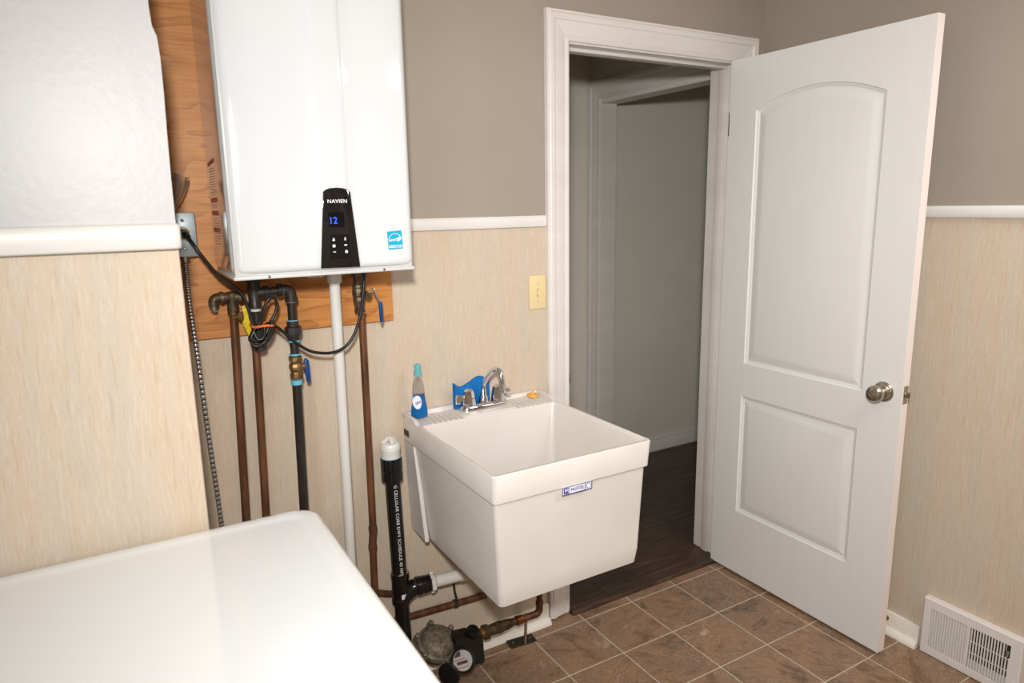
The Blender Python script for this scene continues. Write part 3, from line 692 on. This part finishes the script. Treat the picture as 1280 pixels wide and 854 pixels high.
# ------------------------------------------------------------------ power cord
pc = empty('power_cord', (-.62, -.12, 1.25), 'black power cord from the outlet, coiled under the heater and looped back up', 'cord')
bm = bmesh.new(); bbox(bm, -.7745, -.7515, -.088, -.0655, 1.455, 1.478); bmesh.ops.bevel(bm, geom=bm.edges[:], offset=.004, segments=2, affect='EDGES'); btube(bm, [(-.762, -.085, 1.466), (-.757, -.102, 1.459)], .007, 10); fin('plug', bm, CORD, pc)
tube('cable', spline([(-.759, -.098, 1.462), (-.748, -.118, 1.44), (-.730, -.122, 1.408), (-.700, -.12, 1.364), (-.668, -.12, 1.334), (-.648, -.122, 1.310), (-.637, -.125, 1.270), (-.632, -.128, 1.235), (-.632, -.134, 1.205), (-.640, -.139, 1.192), (-.630, -.145, 1.182), (-.608, -.145, 1.192), (-.594, -.146, 1.22), (-.586, -.146, 1.245)], 10), .0042, CORD, pc, 10)
tube('cable', spline([(-.586, -.146, 1.245), (-.588, -.142, 1.215), (-.605, -.140, 1.190), (-.628, -.138, 1.187), (-.643, -.135, 1.198), (-.636, -.134, 1.215), (-.615, -.136, 1.24), (-.602, -.138, 1.275), (-.592, -.138, 1.296), (-.578, -.138, 1.300), (-.570, -.138, 1.284), (-.576, -.138, 1.262), (-.592, -.14, 1.236), (-.605, -.143, 1.210), (-.625, -.148, 1.195), (-.641, -.147, 1.203), (-.634, -.145, 1.22)], 10), .0042, CORD, pc, 10)
tube('cable', spline([(-.634, -.145, 1.22), (-.626, -.150, 1.200), (-.612, -.152, 1.205), (-.606, -.150, 1.232), (-.590, -.140, 1.2355), (-.566, -.132, 1.216), (-.545, -.13, 1.193), (-.520, -.13, 1.169), (-.495, -.13, 1.151), (-.469, -.13, 1.142), (-.440, -.13, 1.1385), (-.414, -.13, 1.143), (-.392, -.13, 1.156), (-.374, -.13, 1.178), (-.360, -.13, 1.208), (-.350, -.13, 1.24), (-.341, -.13, 1.285), (-.334, -.128, 1.33), (-.331, -.126, 1.355)], 10), .0042, CORD, pc, 10)
bm = bmesh.new(); pts = []
for k in range(25):
    a_ = 2*PI*k/24; pts.append((-.608+.028*math.cos(a_), -.125+.034*math.sin(a_), 1.2325+.002*math.sin(a_*3)))
btube(bm, pts, .0032, 6); t = fin('orange_tie', bm, ORANGE, pc)

# ------------------------------------------------------------------ black drain stack
dr = empty('drain_pipe', (-.26, -.06, 0), 'black plastic drain pipe with white vent cap beside the sink', 'pipe')
R_ = .0235
def dx(z): return -.2655 + (.76-z)*.0185/.5*.55 + .004
tube('stack', [(dx(.745), -.06, .745), (dx(.37), -.06, .37)], R_, ABS, dr, 28)
tube('stack', [(dx(.36), -.06, .36), (dx(0), -.06, .002)], R_, ABS, dr, 28)
bm = bmesh.new(); x = dx(.74)
blathe(bm, (x, -.06, .782), (0, 0, -1), [(0, .027), (.001, .0325), (.034, .0325), (.036, .0300), (.040, .0300), (.042, .0325), (.070, .0325), (.072, .0245)], 32); fin('coupling', bm, ABS, dr)
cap = empty('vent_cap', (x, -.06, .78)); cap.parent = dr; cap.location = Vector((x, -.06, .78)) - wloc(dr)
lathe('cap_body', (x, -.06, .778), (0, 0, 1), [(0, .024), (.003, .0275), (.020, .0275), (.021, .0285), (.0235, .0285), (.024, .0255), (.028, .0255), (.029, .0300), (.045, .0300), (.050, .0265), (.053, .015), (.053, 0)], PVC, cap, 32)
bm = bmesh.new()
for k in range(3):
    a_ = k*2*PI/3 + .5; btube(bm, [(x+.022*math.cos(a_), -.06+.022*math.sin(a_), .828), (x+.008*math.cos(a_), -.06+.008*math.sin(a_), .840), (x, -.06, .842)], .007, 8)
fin('cap_vanes', bm, PVC, cap)
lathe('sealant_ring', (x, -.06, .7835), (0, 0, 1), [(-.0015, .0270), (0, .0296), (.0015, .0270)], SEALB, dr, 32)
# tee with side branch
bm = bmesh.new(); x = dx(.34)
blathe(bm, (x, -.06, .402), (0, 0, -1), [(0, .0245), (.001, .0290), (.016, .0290), (.018, .0270), (.085, .0270), (.087, .0290), (.102, .0290), (.103, .0245)], 32)
btube(bm, spline([(x+.004, -.062, .318), (x+.022, -.066, .330), (x+.040, -.070, .343), (x+.052, -.072, .345)], 6), .0255, 24)
fin('sanitary_tee', bm, ABS, dr)
lathe('seam_glint', (dx(.71), -.06, .7405), (0, 0, 1), [(-.0008, .030), (0, .0329), (.0008, .030)], NICKEL, dr, 32)  # thin bright metal ring standing in for the glint on the coupling seam
lathe('seam_glint', (x, -.06, .4022), (0, 0, 1), [(-.0006, .0242), (.0008, .0285), (.0012, .0242)], NICKEL, dr, 32)  # the same modelled glint along the top edge of the tee
bx = x+.048
lathe('hub', (bx, -.072, .345), (1, -.12, .02), [(0, .026), (.001, .0295), (.014, .0295), (.016, .0280), (.030, .0280), (.031, .0272), (.044, .0272), (.046, .024)], ABS, dr, 28)
bm = bmesh.new(); nb = Vector((bx+.046, -.0775, .346)); ax = Vector((1, -.12, .02)).normalized(); u_, v_ = frame_of(ax)
blathe(bm, nb, ax, [(0, .022), (0, .0285), (.010, .0285), (.016, .0245), (.018, .0205)], 24)
for k in range(6):
    a_ = k*PI/3+.3; c_ = nb + ax*.005 + (u_*math.cos(a_)+v_*math.sin(a_))*.030
    btube(bm, [c_-ax*.005, c_+ax*.006], .0045, 8)
fin('white_nut', bm, PVC, dr)
tube('trap_arm', spline([nb+ax*.012, nb+ax*.05, nb+ax*.10, nb+ax*.14], 4), .0195, PVC, dr, 24)
# white print along the stack
me = text_mesh('G CELLULAR CORE DWV SCHEDULE 40 NPS PE', .0160, 0, 0, 1.12)
zs = [v.co.x for v in me.vertices]; Lt = max(zs)-min(zs); sc_ = .318/Lt
ztop = .700
for v in me.vertices:
    s = v.co.y*.85; z = ztop - (v.co.x-min(zs))*sc_; a_ = s/R_ - .02
    v.co = Vector((dx(z) + (R_+.0004)*math.sin(a_), -.06 - (R_+.0004)*math.cos(a_), z))
link('printed_lettering', me, PRINTW, dr)
bm = bmesh.new(); rr = []
for k in range(7):
    a_ = -.30 + k*.08; rr.append((a_, ))
lo = [bm.verts.new((x+.0274*math.sin(-.25+k*.09), -.06-.0274*math.cos(-.25+k*.09), .322)) for k in range(8)]
hi = [bm.verts.new((x+.0274*math.sin(-.25+k*.09), -.06-.0274*math.cos(-.25+k*.09), .338)) for k in range(8)]
for k in range(7): bm.faces.new((lo[k], lo[k+1], hi[k+1], hi[k]))
fin('sticker', bm, LABELW, dr)

# ------------------------------------------------------------------ low copper supply along the wall
lp = empty('copper_pipe', (-.2, -.04, .2), 'low horizontal copper pipe clipped to the wall under the sink', 'pipe')
tube('run', fillet([(-.60, -.017, .228), (.113, -.017, .196), (.235, -.017, .191)], .01), .0115, COPPER, lp)
tube('run', fillet([(-.40, -.017, .357), (-.330, -.017, .335), (-.27, -.017, .31), (-.215, -.017, .31)], .012), .0105, COPPER, lp)
bm = bmesh.new(); btube(bm, [(-.058, -.030, .310), (-.055, -.032, .26), (-.046, -.030, .222)], .0042, 8); ring(bm, (-.046, -.017, .203), (1, 0, 0), .0150, .012); btube(bm, [(-.058, -.001, .31), (-.058, -.032, .31)], .004, 8)
fin('pipe_hanger', bm, IRON, lp)

# ------------------------------------------------------------------ water meter and its line
wm = empty('water_meter', (-.12, -.11, 0), 'old bronze water meter with black register on the floor below the sink', 'water meter')
bm = bmesh.new(); mc = Vector((-.155, -.105, .145))
mx_ = Vector((.12, -.42, .9)).normalized()
blathe(bm, mc-mx_*.06, mx_, [(0, 0), (0, .03), (.015, .048), (.045, .058), (.052, .066), (.066, .066), (.070, .058), (.085, .052), (.094, .040), (.098, .0)], 32)
u_, v_ = frame_of(mx_)
for k in range(6):
    a_ = k*PI/3 + .25; c_ = mc + (u_*math.cos(a_)+v_*math.sin(a_))*.068
    blathe(bm, c_-mx_*.016, mx_, [(0, .0), (0, .011), (.020, .011), (.0205, .0085), (.034, .0085), (.036, .006), (.036, 0)], 12)
btube(bm, [(-.245, -.10, .125), (-.18, -.10, .125)], .026, 20); btube(bm, [(-.10, -.10, .118), (-.045, -.092, .118)], .024, 20)
fin('meter_body', bm, CASTB, wm)
tube('inlet_pipe', fillet([(-.24, -.10, .125), (-.30, -.10, .125), (-.30, -.10, .002)], .02), .018, COPPER, wm)
rb = empty('register', (-.06, -.14, .13)); rb.parent = wm; rb.location = Vector((-.06, -.14, .13)) - wloc(wm)
bm = bmesh.new()
bloft(bm, [[(-.120, -.175, .165), (-.112, -.185, .085), (-.018, -.172, .062), (-.014, -.155, .150), (-.055, -.150, .160), (-.120, -.150, .172)], [(-.120, -.120, .165), (-.112, -.115, .085), (-.018, -.105, .062), (-.014, -.100, .150), (-.055, -.095, .160), (-.120, -.095, .172)]])
bmesh.ops.bevel(bm, geom=bm.edges[:], offset=.006, segments=2, affect='EDGES'); fin('register_box', bm, BLKPL, rb)
lathe('round_cap', (-.050, -.138, .157), (.1, -.45, .85), [(0, .0), (0, .021), (.024, .0215), (.029, .018), (.029, .012), (.026, .011), (.026, .004), (.029, .003), (.029, 0)], BLKPL, rb, 24)
dc = Vector((-.110, -.196, .122)); da = Vector((-.10, -.72, .66)).normalized(); du, dv = frame_of(da)
dX = Vector((1, -.1, .0)); dX = (dX - da*dX.dot(da)).normalized(); dY = da.cross(dX)
lathe('dial_ring', dc-da*.03, da, [(0, 0), (0, .036), (.028, .039), (.034, .039), (.036, .0365), (.034, .0325), (.028, .031), (.027, 0)], BLKPL, rb, 32)
df = lathe('dial_face', dc-da*.0028, da, [(0, 0), (0, .0305), (.001, .0305), (.001, 0)], DIALW, rb, 32)
def on_dial(name, pts, m): prism(name, [dc - da*.0012 + dX*a_ + dY*b_ for a_, b_ in pts], da*.0006, m, df)
on_dial('dial_mark', [(-.0235, .012), (-.004, .014), (-.002, .0285), (-.012, .027), (-.021, .020)], DIALG)
on_dial('dial_mark', [(-.020, -.001), (.014, -.001), (.014, -.010), (-.020, -.010)], DIALG)
on_dial('dial_mark', [(-.029, .003), (.010, .003), (.010, .0065), (-.028, .0065)], DIALR)
on_dial('dial_mark', [(-.023, -.018), (.016, -.018), (.014, -.0215), (-.020, -.0215)], DIALR)
lathe('dial_glass', dc+da*.001, da, [(0, 0), (0, .031), (.0015, .031), (.0025, .026), (.003, 0)], MGLASS, rb, 32)
la_ = Vector((-.75, -.62, .15)).normalized()
lathe('dial_lid', dc - dX*.052 - dY*.026 - la_*.002, la_, [(0, 0), (0, .035), (.004, .036), (.008, .032), (.010, .02), (.010, 0)], BLKPL, rb, 32)
# brass line to the right
bl = empty('brass_coupling', (.07, -.092, .1), 'brass coupling line running from the water meter to a copper elbow', 'pipe fitting')
bm = bmesh.new(); o_ = Vector((-.016, -.095, .1165)); ax = Vector((.252, .005, -.006)).normalized()
blathe(bm, o_, ax, [(0, .010), (.022, .0105), (.024, .013)], 20); fin('tail_piece', bm, COPPER, bl)
lathe('brass_insert', o_+ax*.018, ax, [(0, .010), (.001, .0175), (.018, .019), (.02, .016)], BRASS, bl, 20)
lathe('union_nut', o_+ax*.032, ax, [(0, .019), (0, .0245), (.018, .0245), (.021, .0205), (.022, .017)], BRONZE, bl, 8, 26)
lathe('valve_barrel', o_+ax*.050, ax, [(0, .018), (.03, .0195), (.050, .0205), (.054, .0185), (.075, .0175), (.088, .0150), (.100, .0125), (.128, .0118)], BRONZE, bl, 20)
lathe('pipe_clamp', o_+ax*.163, ax, [(0, .011), (.001, .0175), (.005, .0175), (.006, .0135), (.010, .0150), (.022, .0150), (.023, .011)], COPPER2, bl, 20)
tube('elbow', fillet([tuple(o_+ax*.180), (.243, -.09, .1095), (.243, -.09, .152)], .022, 8), .0125, COPPER, bl)
tube('elbow', [(.243, -.09, .148), (.243, -.09, .25), (.243, -.06, .42), (.22, -.05, .50)], .0105, COPPER, bl)
ring_ = bmesh.new(); ring(ring_, (.243, -.09, .150), (0, 0, 1), .0135, .014); fin('solder_cup', ring_, COPPER, bl)
sd = empty('pipe_stand', (.187, -.075, 0), 'small rod stand with a black base plate under the brass line', 'stand')
tube('rod', [(.187, -.088, .095), (.188, -.080, .006)], .0055, NICKEL, sd, 10)
bm = bmesh.new(); bbox(bm, .135, .235, -.083, -.037, .0003, .0055); bmesh.ops.rotate(bm, verts=bm.verts, cent=(.185, -.06, 0), matrix=Matrix.Rotation(-.10, 3, 'Z')); bmesh.ops.bevel(bm, geom=bm.edges[:], offset=.001, segments=1, affect='EDGES'); fin('base_plate', bm, BLKPLATE, sd)
for sx_ in (.152, .218): lathe('screw', (sx_, -.060+(.185-sx_)*.1, .0055), (0, 0, 1), [(0, .0), (0, .0035), (.002, .003), (.002, 0)], NICKEL, sd, 10)

# ------------------------------------------------------------------ laundry sink
sk = empty('laundry_sink', (.05, -.3, .512), 'white plastic wall-hung laundry sink with a deep tapered basin', 'sink')
bm = bmesh.new(); r = .012
bloft(bm, [
    rrect(-.160, .272, -.546, -.030, .5115, .014), rrect(-.1675, .2795, -.5545, -.012, .514, .014), rrect(-.1730, .2855, -.5615, -.010, .560, .016), rrect(-.1722, .2847, -.5605, -.010, .565, .014),
    rrect(-.190, .284, -.580, -.008, .812, r), rrect(-.197, .2905, -.588, -.003, .8135, r), rrect(-.200, .295, -.592, -.0015, .884, r), rrect(-.198, .293, -.590, -.003, .887, r), rrect(-.190, .286, -.582, -.006, .887, r),
    rrect(-.187, .283, -.579, -.128, .8845, r), rrect(-.184, .280, -.576, -.131, .875, .015), rrect(-.160, .262, -.545, -.142, .575, .025), rrect(-.120, .222, -.505, -.182, .545, .025)])
fin('basin', bm, SINK, sk, 40)
# raised back ledge with side wings, and drying ridges
bm = bmesh.new()
A = [(-.0015, .886), (-.0015, .8985), (-.020, .8985), (-.024, .8895), (-.026, .886)]
bloft(bm, [[(-.200, y, z) for y, z in A], [(.295, y, z) for y, z in A]])
for xa, xb in ((-.200, -.188), (.283, .295)):
    Bp = [(-.020, .884), (-.020, .8985), (-.090, .8985), (-.108, .893), (-.120, .887), (-.122, .884)]
    bloft(bm, [[(xa, y, z) for y, z in Bp], [(xb, y, z) for y, z in Bp]])
fin('back_ledge', bm, SINK, sk, 25)
for k in range(7):
    for x0_ in (-.150, .160):
        xx = x0_ + k*.0175
        if x0_ > 0 and k > 5: continue
        tube('drying_ridge', [(xx, -.040, .886), (xx, -.085, .8875), (xx, -.126, .886)], .0026, SINK, sk, 8)
bm = bmesh.new(); bloft(bm, [rrect(-.040, .150, -.126, -.030, .884, .012), rrect(-.036, .146, -.120, -.034, .8895, .012)]); fin('faucet_platform', bm, SINK, sk)
# left mounting bracket panel
def bracket(sx, x0t, x0b, xi):
    X = lambda x: .0475 + sx*(x-.0475)
    loft('mounting_bracket', [[(X(x0t), -.0015, .808), (X(x0t), -.077, .808), (X(xi), -.077, .808), (X(xi), -.0015, .808)],
                              [(X(x0b), -.0015, .510), (X(x0b), -.112, .510), (X(xi+.014), -.112, .510), (X(xi+.014), -.0015, .510)]], SINKP, sk, smooth=20)
    loft('bracket_flange', [[(X(x0t-.0012), -.0745, .808), (X(x0t-.0012), -.0790, .808), (X(xi), -.0790, .808), (X(xi), -.0745, .808)],
                            [(X(x0b-.0012), -.1110, .508), (X(x0b-.0012), -.1155, .508), (X(xi+.014), -.1155, .508), (X(xi+.014), -.1110, .508)]], PVC, sk, smooth=20)
bracket(1, -.1945, -.1840, -.186); bracket(-1, -.1945, -.1840, -.186)
lathe('drain_cup', (.0, -.24, .515), (0, 0, -1), [(0, .06), (.02, .06), (.03, .045), (.05, .040), (.09, .038), (.10, .022), (.12, .02)], PVCD, sk, 28)
tube('trap', spline([(.0, -.24, .42), (.0, -.24, .36), (.003, -.225, .322), (.012, -.19, .303), (.02, -.15, .308), (.015, -.118, .333), (-.01, -.096, .349), (-.06, -.090, .349)], 8), .023, PVCD, sk, 20)
# two stickers
fs = box('maker_sticker', -.002, .092, -.5922, -.5905, .794, .815, LABELW, sk)
for v in fs.data.vertices:      # slight tilt of the body below the lip is ignored: the sticker bridges lip and body
    pass
YS = -.5930
bm = bmesh.new(); bbox(bm, -.002, .092, YS, YS+.0008, .8135, .815); bbox(bm, -.002, .092, YS, YS+.0008, .794, .7955); bbox(bm, -.002, .000, YS, YS+.0008, .794, .815); bbox(bm, .090, .092, YS, YS+.0008, .794, .815)
bbox(bm, .003, .019, YS, YS+.0008, .797, .812); bbox(bm, .069, .0705, YS, YS+.0008, .7955, .8135); fin('sticker_border', bm, LABELBL, fs)
text('sticker_letter', 'M', .015, (.011, YS-.0006, .8047), PRINTW, fs, bold=.0002)
text('sticker_lettering', 'MUSTEE', .0118, (.0445, YS-.0002, .8047), LABELBL, fs, sx=.98)
lathe('sticker_seal', (.0805, YS+.0006, .8045), (0, -1, 0), [(0, .0), (0, .0075), (.0004, .0075), (.0004, 0)], LABELBL, fs, 20)
lathe('sticker_seal', (.0805, YS+.0003, .8045), (0, -1, 0), [(0, .0), (0, .0058), (.0004, .0058), (.0004, 0)], PRINTW, fs, 20)
ss = box('size_sticker', -.2008, -.1988, -.055, -.020, .832, .851, BRONZE, sk)
text('sticker_lettering', '18W', .014, (-.2014, -.0375, .8415), DIALG, ss, xdir=(0, -1, 0), bold=.0003)

# faucet
fa = empty('faucet', (.055, -.07, .8895), 'chrome two-handle faucet with a curved spout on the sink deck', 'faucet')
FB = .8895
bm = bmesh.new(); bloft(bm, [rrect(-.028, .138, -.093, -.047, FB, .0229, 8), rrect(-.028, .138, -.093, -.047, FB+.009, .0229, 8), rrect(-.024, .134, -.089, -.051, FB+.016, .0189, 8), rrect(-.016, .126, -.083, -.057, FB+.019, .0129, 8)]); fin('base', bm, CHROME, fa, 40)
for hx, sg in ((.002, -1), (.106, 1)):
    h = lathe('handle', (hx, -.070, FB+.016), (0, 0, 1), [(0, .0225), (.006, .0235), (.012, .0225), (.034, .0195), (.046, .0160), (.052, .009), (.053, 0)], CHROME, fa, 10, 28)
    prism('handle_wing', [(hx+sg*.010, -.075, FB+.050), (hx+sg*.040, -.075, FB+.053), (hx+sg*.045, -.075, FB+.046), (hx+sg*.045, -.075, FB+.024), (hx+sg*.033, -.075, FB+.024), (hx+sg*.030, -.075, FB+.034), (hx+sg*.010, -.075, FB+.036)], (0, .010, 0), CHROME, h, .0015)
lathe('spout_hub', (.054, -.070, FB+.016), (0, 0, 1), [(0, .016), (.006, .0165), (.016, .0150), (.022, .0125), (.026, .0105), (.044, .0095), (.050, .0075)], CHROME, fa, 24)
sp = spline([(.054, -.070, FB+.055), (.054, -.074, FB+.075), (.057, -.090, FB+.100), (.062, -.118, FB+.128), (.065, -.136, FB+.137), (.067, -.150, FB+.134), (.069, -.160, FB+.120), (.070, -.163, FB+.098), (.070, -.163, FB+.078)], 8)
tube('spout', sp, .0085, CHROME, fa, 20)
lathe('aerator', (.070, -.163, FB+.080), (0, 0, -1), [(0, .0088), (.001, .0105), (.014, .0105), (.015, .008), (.015, 0)], CHROME, fa, 20)
# sponge
bm = bmesh.new(); N = 16; Lf, Lb = [], []
top = [.974, .967, .961, .958, .959, .962, .966, .970, .975, .979, .982, .984, .984, .983, .980, .976, .970]
for k in range(N+1):
    x_ = -.034 + .124*k/N; yy = -.0300 + .002*math.sin(PI*k/N*3)
    Lf.append(((x_, yy-.014, FB+.0005), (x_, yy-.014, top[k]-.004+.0), (x_, yy-.010, top[k]), (x_, yy-.001, top[k]), (x_, yy+.003, top[k]-.004), (x_, yy+.003, FB+.0005)))
bloft(bm, [list(l) for l in Lf]); t = fin('sponge', bm, SPONGE, None, 50)
tag(t, 'blue wavy sponge standing behind the faucet against the wall', 'sponge')
# soap bottle
sb = empty('soap_bottle', (-.160, -.052, .8885), 'clear squeeze bottle half full of blue dish soap, at the sink corner', 'bottle')
bxc, byc, bz = -.160, -.052, .8885
prof_b = [(0, .018, .012), (.002, .0255, .0165), (.010, .0270, .0175), (.025, .0265, .0170), (.045, .0225, .0150), (.065, .0195, .0140), (.085, .0185, .0135), (.105, .0170, .0125), (.118, .0140, .0115), (.127, .0105, .0105), (.133, .0100, .0100)]
def ell(z, a, b, n=28): return [(bxc+a*math.cos(2*PI*k/n), byc+b*math.sin(2*PI*k/n), bz+z) for k in range(n)]
loft('bottle_shell', [ell(*q_) for q_ in prof_b], BOTTLE, sb, smooth=50)
loft('soap', [ell(.0025, .0235, .0150), ell(.010, .0262, .0167), ell(.025, .0257, .0162), ell(.045, .0217, .0142), ell(.065, .0187, .0132), ell(.072, .0184, .0131)], SOAP, sb, smooth=50)
lathe('cap', (bxc, byc, bz+.131), (0, 0, 1), [(0, .0110), (.003, .0125), (.014, .0120), (.015, .0095), (.022, .0090), (.026, .0105), (.034, .0100), (.037, .006), (.037, 0)], CAP, sb, 20)
bm = bmesh.new(); n = 20; c0 = bm.verts.new((bxc-.010, byc-.0172, bz+.052)); rg = []
for k in range(n):
    a_ = 2*PI*k/n; lx = -.010+.0125*math.cos(a_); lz = .052+.021*math.sin(a_)
    A_ = .0268-(.0268-.0195)*max(0, min(1, (lz-.02)/.05)); B_ = .0178-(.0178-.0142)*max(0, min(1, (lz-.02)/.05))
    yy = -B_*math.sqrt(max(.03, 1-(lx/A_)**2)) - .0006
    rg.append(bm.verts.new((bxc+lx, byc+yy, bz+lz)))
for k in range(n): bm.faces.new((c0, rg[k], rg[(k+1) % n]))
ll = fin('bottle_label', bm, LABELW, sb, 60)
text('label_lettering', 'Ultra', .0098, (bxc-.0098, byc-.0184, bz+.052), LABELBL, ll, xdir=(.94, .0, .35), ydir=(-.35, .10, .94), bold=.0002, sx=.9)
# stopper
t = lathe('sink_stopper', (.250, -.050, .8895), (0, 0, 1), [(0, .0), (0, .0185), (.006, .0200), (.009, .0195), (.0095, .013), (.009, .006), (.013, .004), (.019, .0045), (.021, .003), (.021, 0)], AMBER, None, 28)
tag(t, 'round amber rubber sink stopper on the right of the deck', 'stopper')

# ------------------------------------------------------------------ switch plate
sw = empty('light_switch', (.3035, -.001, 1.232), 'ivory toggle light switch plate left of the door casing', 'switch')
box('plate', .270, .336, -.0055, -.0005, 1.176, 1.289, IVORY, sw, .002)
box('slot', .2985, .3085, -.0062, -.005, 1.220, 1.245, IVORYD, sw, .0003, 1)
prism('toggle', [(.3005, -.006, 1.224), (.3005, -.006, 1.241), (.3005, -.015, 1.225), (.3005, -.016, 1.219), (.3005, -.012, 1.218)], (.006, 0, 0), IVORY, sw, .0006)
for z in (1.262, 1.202): lathe('screw', (.3035, -.0055, z), (0, -1, 0), [(0, .0), (0, .0028), (.0012, .0022), (.0012, 0)], IVORYD, sw, 10)

# ------------------------------------------------------------------ wall register
vt = empty('wall_register', (RX, -.965, .1), 'white wall heating register with slotted face at the foot of the right wall', 'vent')
VX = 1.3195; VY0, VY1, VZ0, VZ1 = -1.112, -.8165, .001, .2035
bm = bmesh.new()
# border built as a ring with hole (open face area)
hy0, hy1, hz0, hz1 = -1.0775, -.8425, .029, .171
out = [(VY0, VZ0), (VY1, VZ0), (VY1, VZ1), (VY0, VZ1)]; inn = [(hy0, hz0), (hy1, hz0), (hy1, hz1), (hy0, hz1)]
def L4(x, P): return [(x, y, z) for y, z in P]
sh = lambda P, d: [(P[0][0]+d, P[0][1]+d), (P[1][0]-d, P[1][1]+d), (P[2][0]-d, P[2][1]-d), (P[3][0]+d, P[3][1]-d)]
bloft(bm, [L4(RX-.0005, out), L4(VX+.003, out), L4(VX, sh(out, .003)), L4(VX, sh(inn, -.001)), L4(VX+.001, inn), L4(VX+.005, inn)], cap0=False, cap1=False)
fin('face_frame', bm, VENT, vt, 25)
box('duct_back', RX-.002, RX-.0008, hy0-.01, hy1+.01, hz0-.01, hz1+.01, VDARK, vt)
ym = -.9625
box('damper', VX+.005, VX+.008, ym, hy1+.004, hz0-.004, hz1+.004, VGREY, vt)
def slat(y): box('slat', VX+.0005, VX+.0042, y-.0018, y+.0018, hz0-.001, hz1+.001, VENT, vt)
y = hy1 - .0052
for k in range(14): slat(y - k*.0084)
box('mullion', VX, VX+.0045, ym-.003, ym+.003, hz0-.001, hz1+.001, VENT, vt)
for k in range(13): slat(ym - .0078 - k*.0084)
for z in (.122, .083, .058):
    box('cross_bar', VX+.0042, VX+.0068, hy0, ym, z-.0017, z+.0017, VGREY, vt)
prism('damper_blade', [(VX+.008, hy0, hz0-.001), (VX+.016, hy0, .052), (VX+.017, hy0, .050), (VX+.009, hy0, hz0-.003)], (0, ym-hy0-.002, 0), VGREY, vt)
lathe('screw', (VX, VY0+.014, .055), (-1, 0, 0), [(0, 0), (0, .0035), (.0015, .0025), (.0015, 0)], VENT, vt, 12)
lathe('screw', (VX, VY1-.012, .130), (-1, 0, 0), [(0, 0), (0, .0035), (.0015, .0025), (.0015, 0)], VENT, vt, 12)
box('lever_slot', VX-.0006, VX+.002, -1.0815, -1.0715, .130, .172, VDARK, vt)
prism('damper_lever', [(VX-.001, -1.0735, .137), (VX-.010, -1.0735, .137), (VX-.012, -1.0735, .143), (VX-.010, -1.0735, .156), (VX-.001, -1.0735, .156)], (0, -.006, 0), NICKEL, vt, .0008)
# small brass door stop on the right baseboard
ds = lathe('door_stop', (RX-.0135, -.690, .052), (-1, 0, 0), [(0, .0), (0, .010), (.003, .010), (.005, .0045), (.024, .0045), (.026, .0075), (.034, .0070), (.036, 0)], BRASSD, None, 20)
tag(ds, 'small brass door stop on the right baseboard behind the door', 'door stop')

# ------------------------------------------------------------------ washer in the foreground
wa = empty('washer', (-.95, -.9, 0), 'glossy white laundry appliance top in the left foreground', 'washer')
WX0, WX1, WY0, WY1 = -1.292, -.606, -1.262, -.532
loft('cabinet', [rrect(WX0+.006, WX1-.006, WY0+.006, WY1-.006, .02, .03, 8), rrect(WX0+.006, WX1-.006, WY0+.006, WY1-.006, .862, .03, 8)], WASH, wa)
def lp_(d, z, r): return rrect(WX0+d, WX1-d, WY0+d, WY1-d, z, r, 10)
loft('top_lid', [lp_(.003, .864, .052), lp_(0, .868, .055), lp_(0, .882, .055), lp_(.002, .889, .053), lp_(.006, .895, .050), lp_(.012, .8985, .046), lp_(.020, .900, .042), lp_(.034, .9002, .034), lp_(.040, .8992, .030), lp_(.046, .8982, .026), lp_(.060, .898, .02)], WASH, wa, smooth=60)
for fx in (WX0+.06, WX1-.06):
    for fy in (WY0+.06, WY1-.06): lathe('foot', (fx, fy, 0), (0, 0, 1), [(0, 0), (0, .022), (.012, .022), (.014, .01), (.022, .01), (.022, 0)], BLKPL, wa, 16)

# ceiling lamp fitting behind the camera
cl = empty('ceiling_lamp', (.93, -1.8, H), 'flat square white ceiling lamp near the right wall', 'lamp')
box('lamp_body', .62, 1.24, -2.11, -1.49, H-.035, H-.0005, CEIL, cl, .004)
bpy.context.view_layer.update()
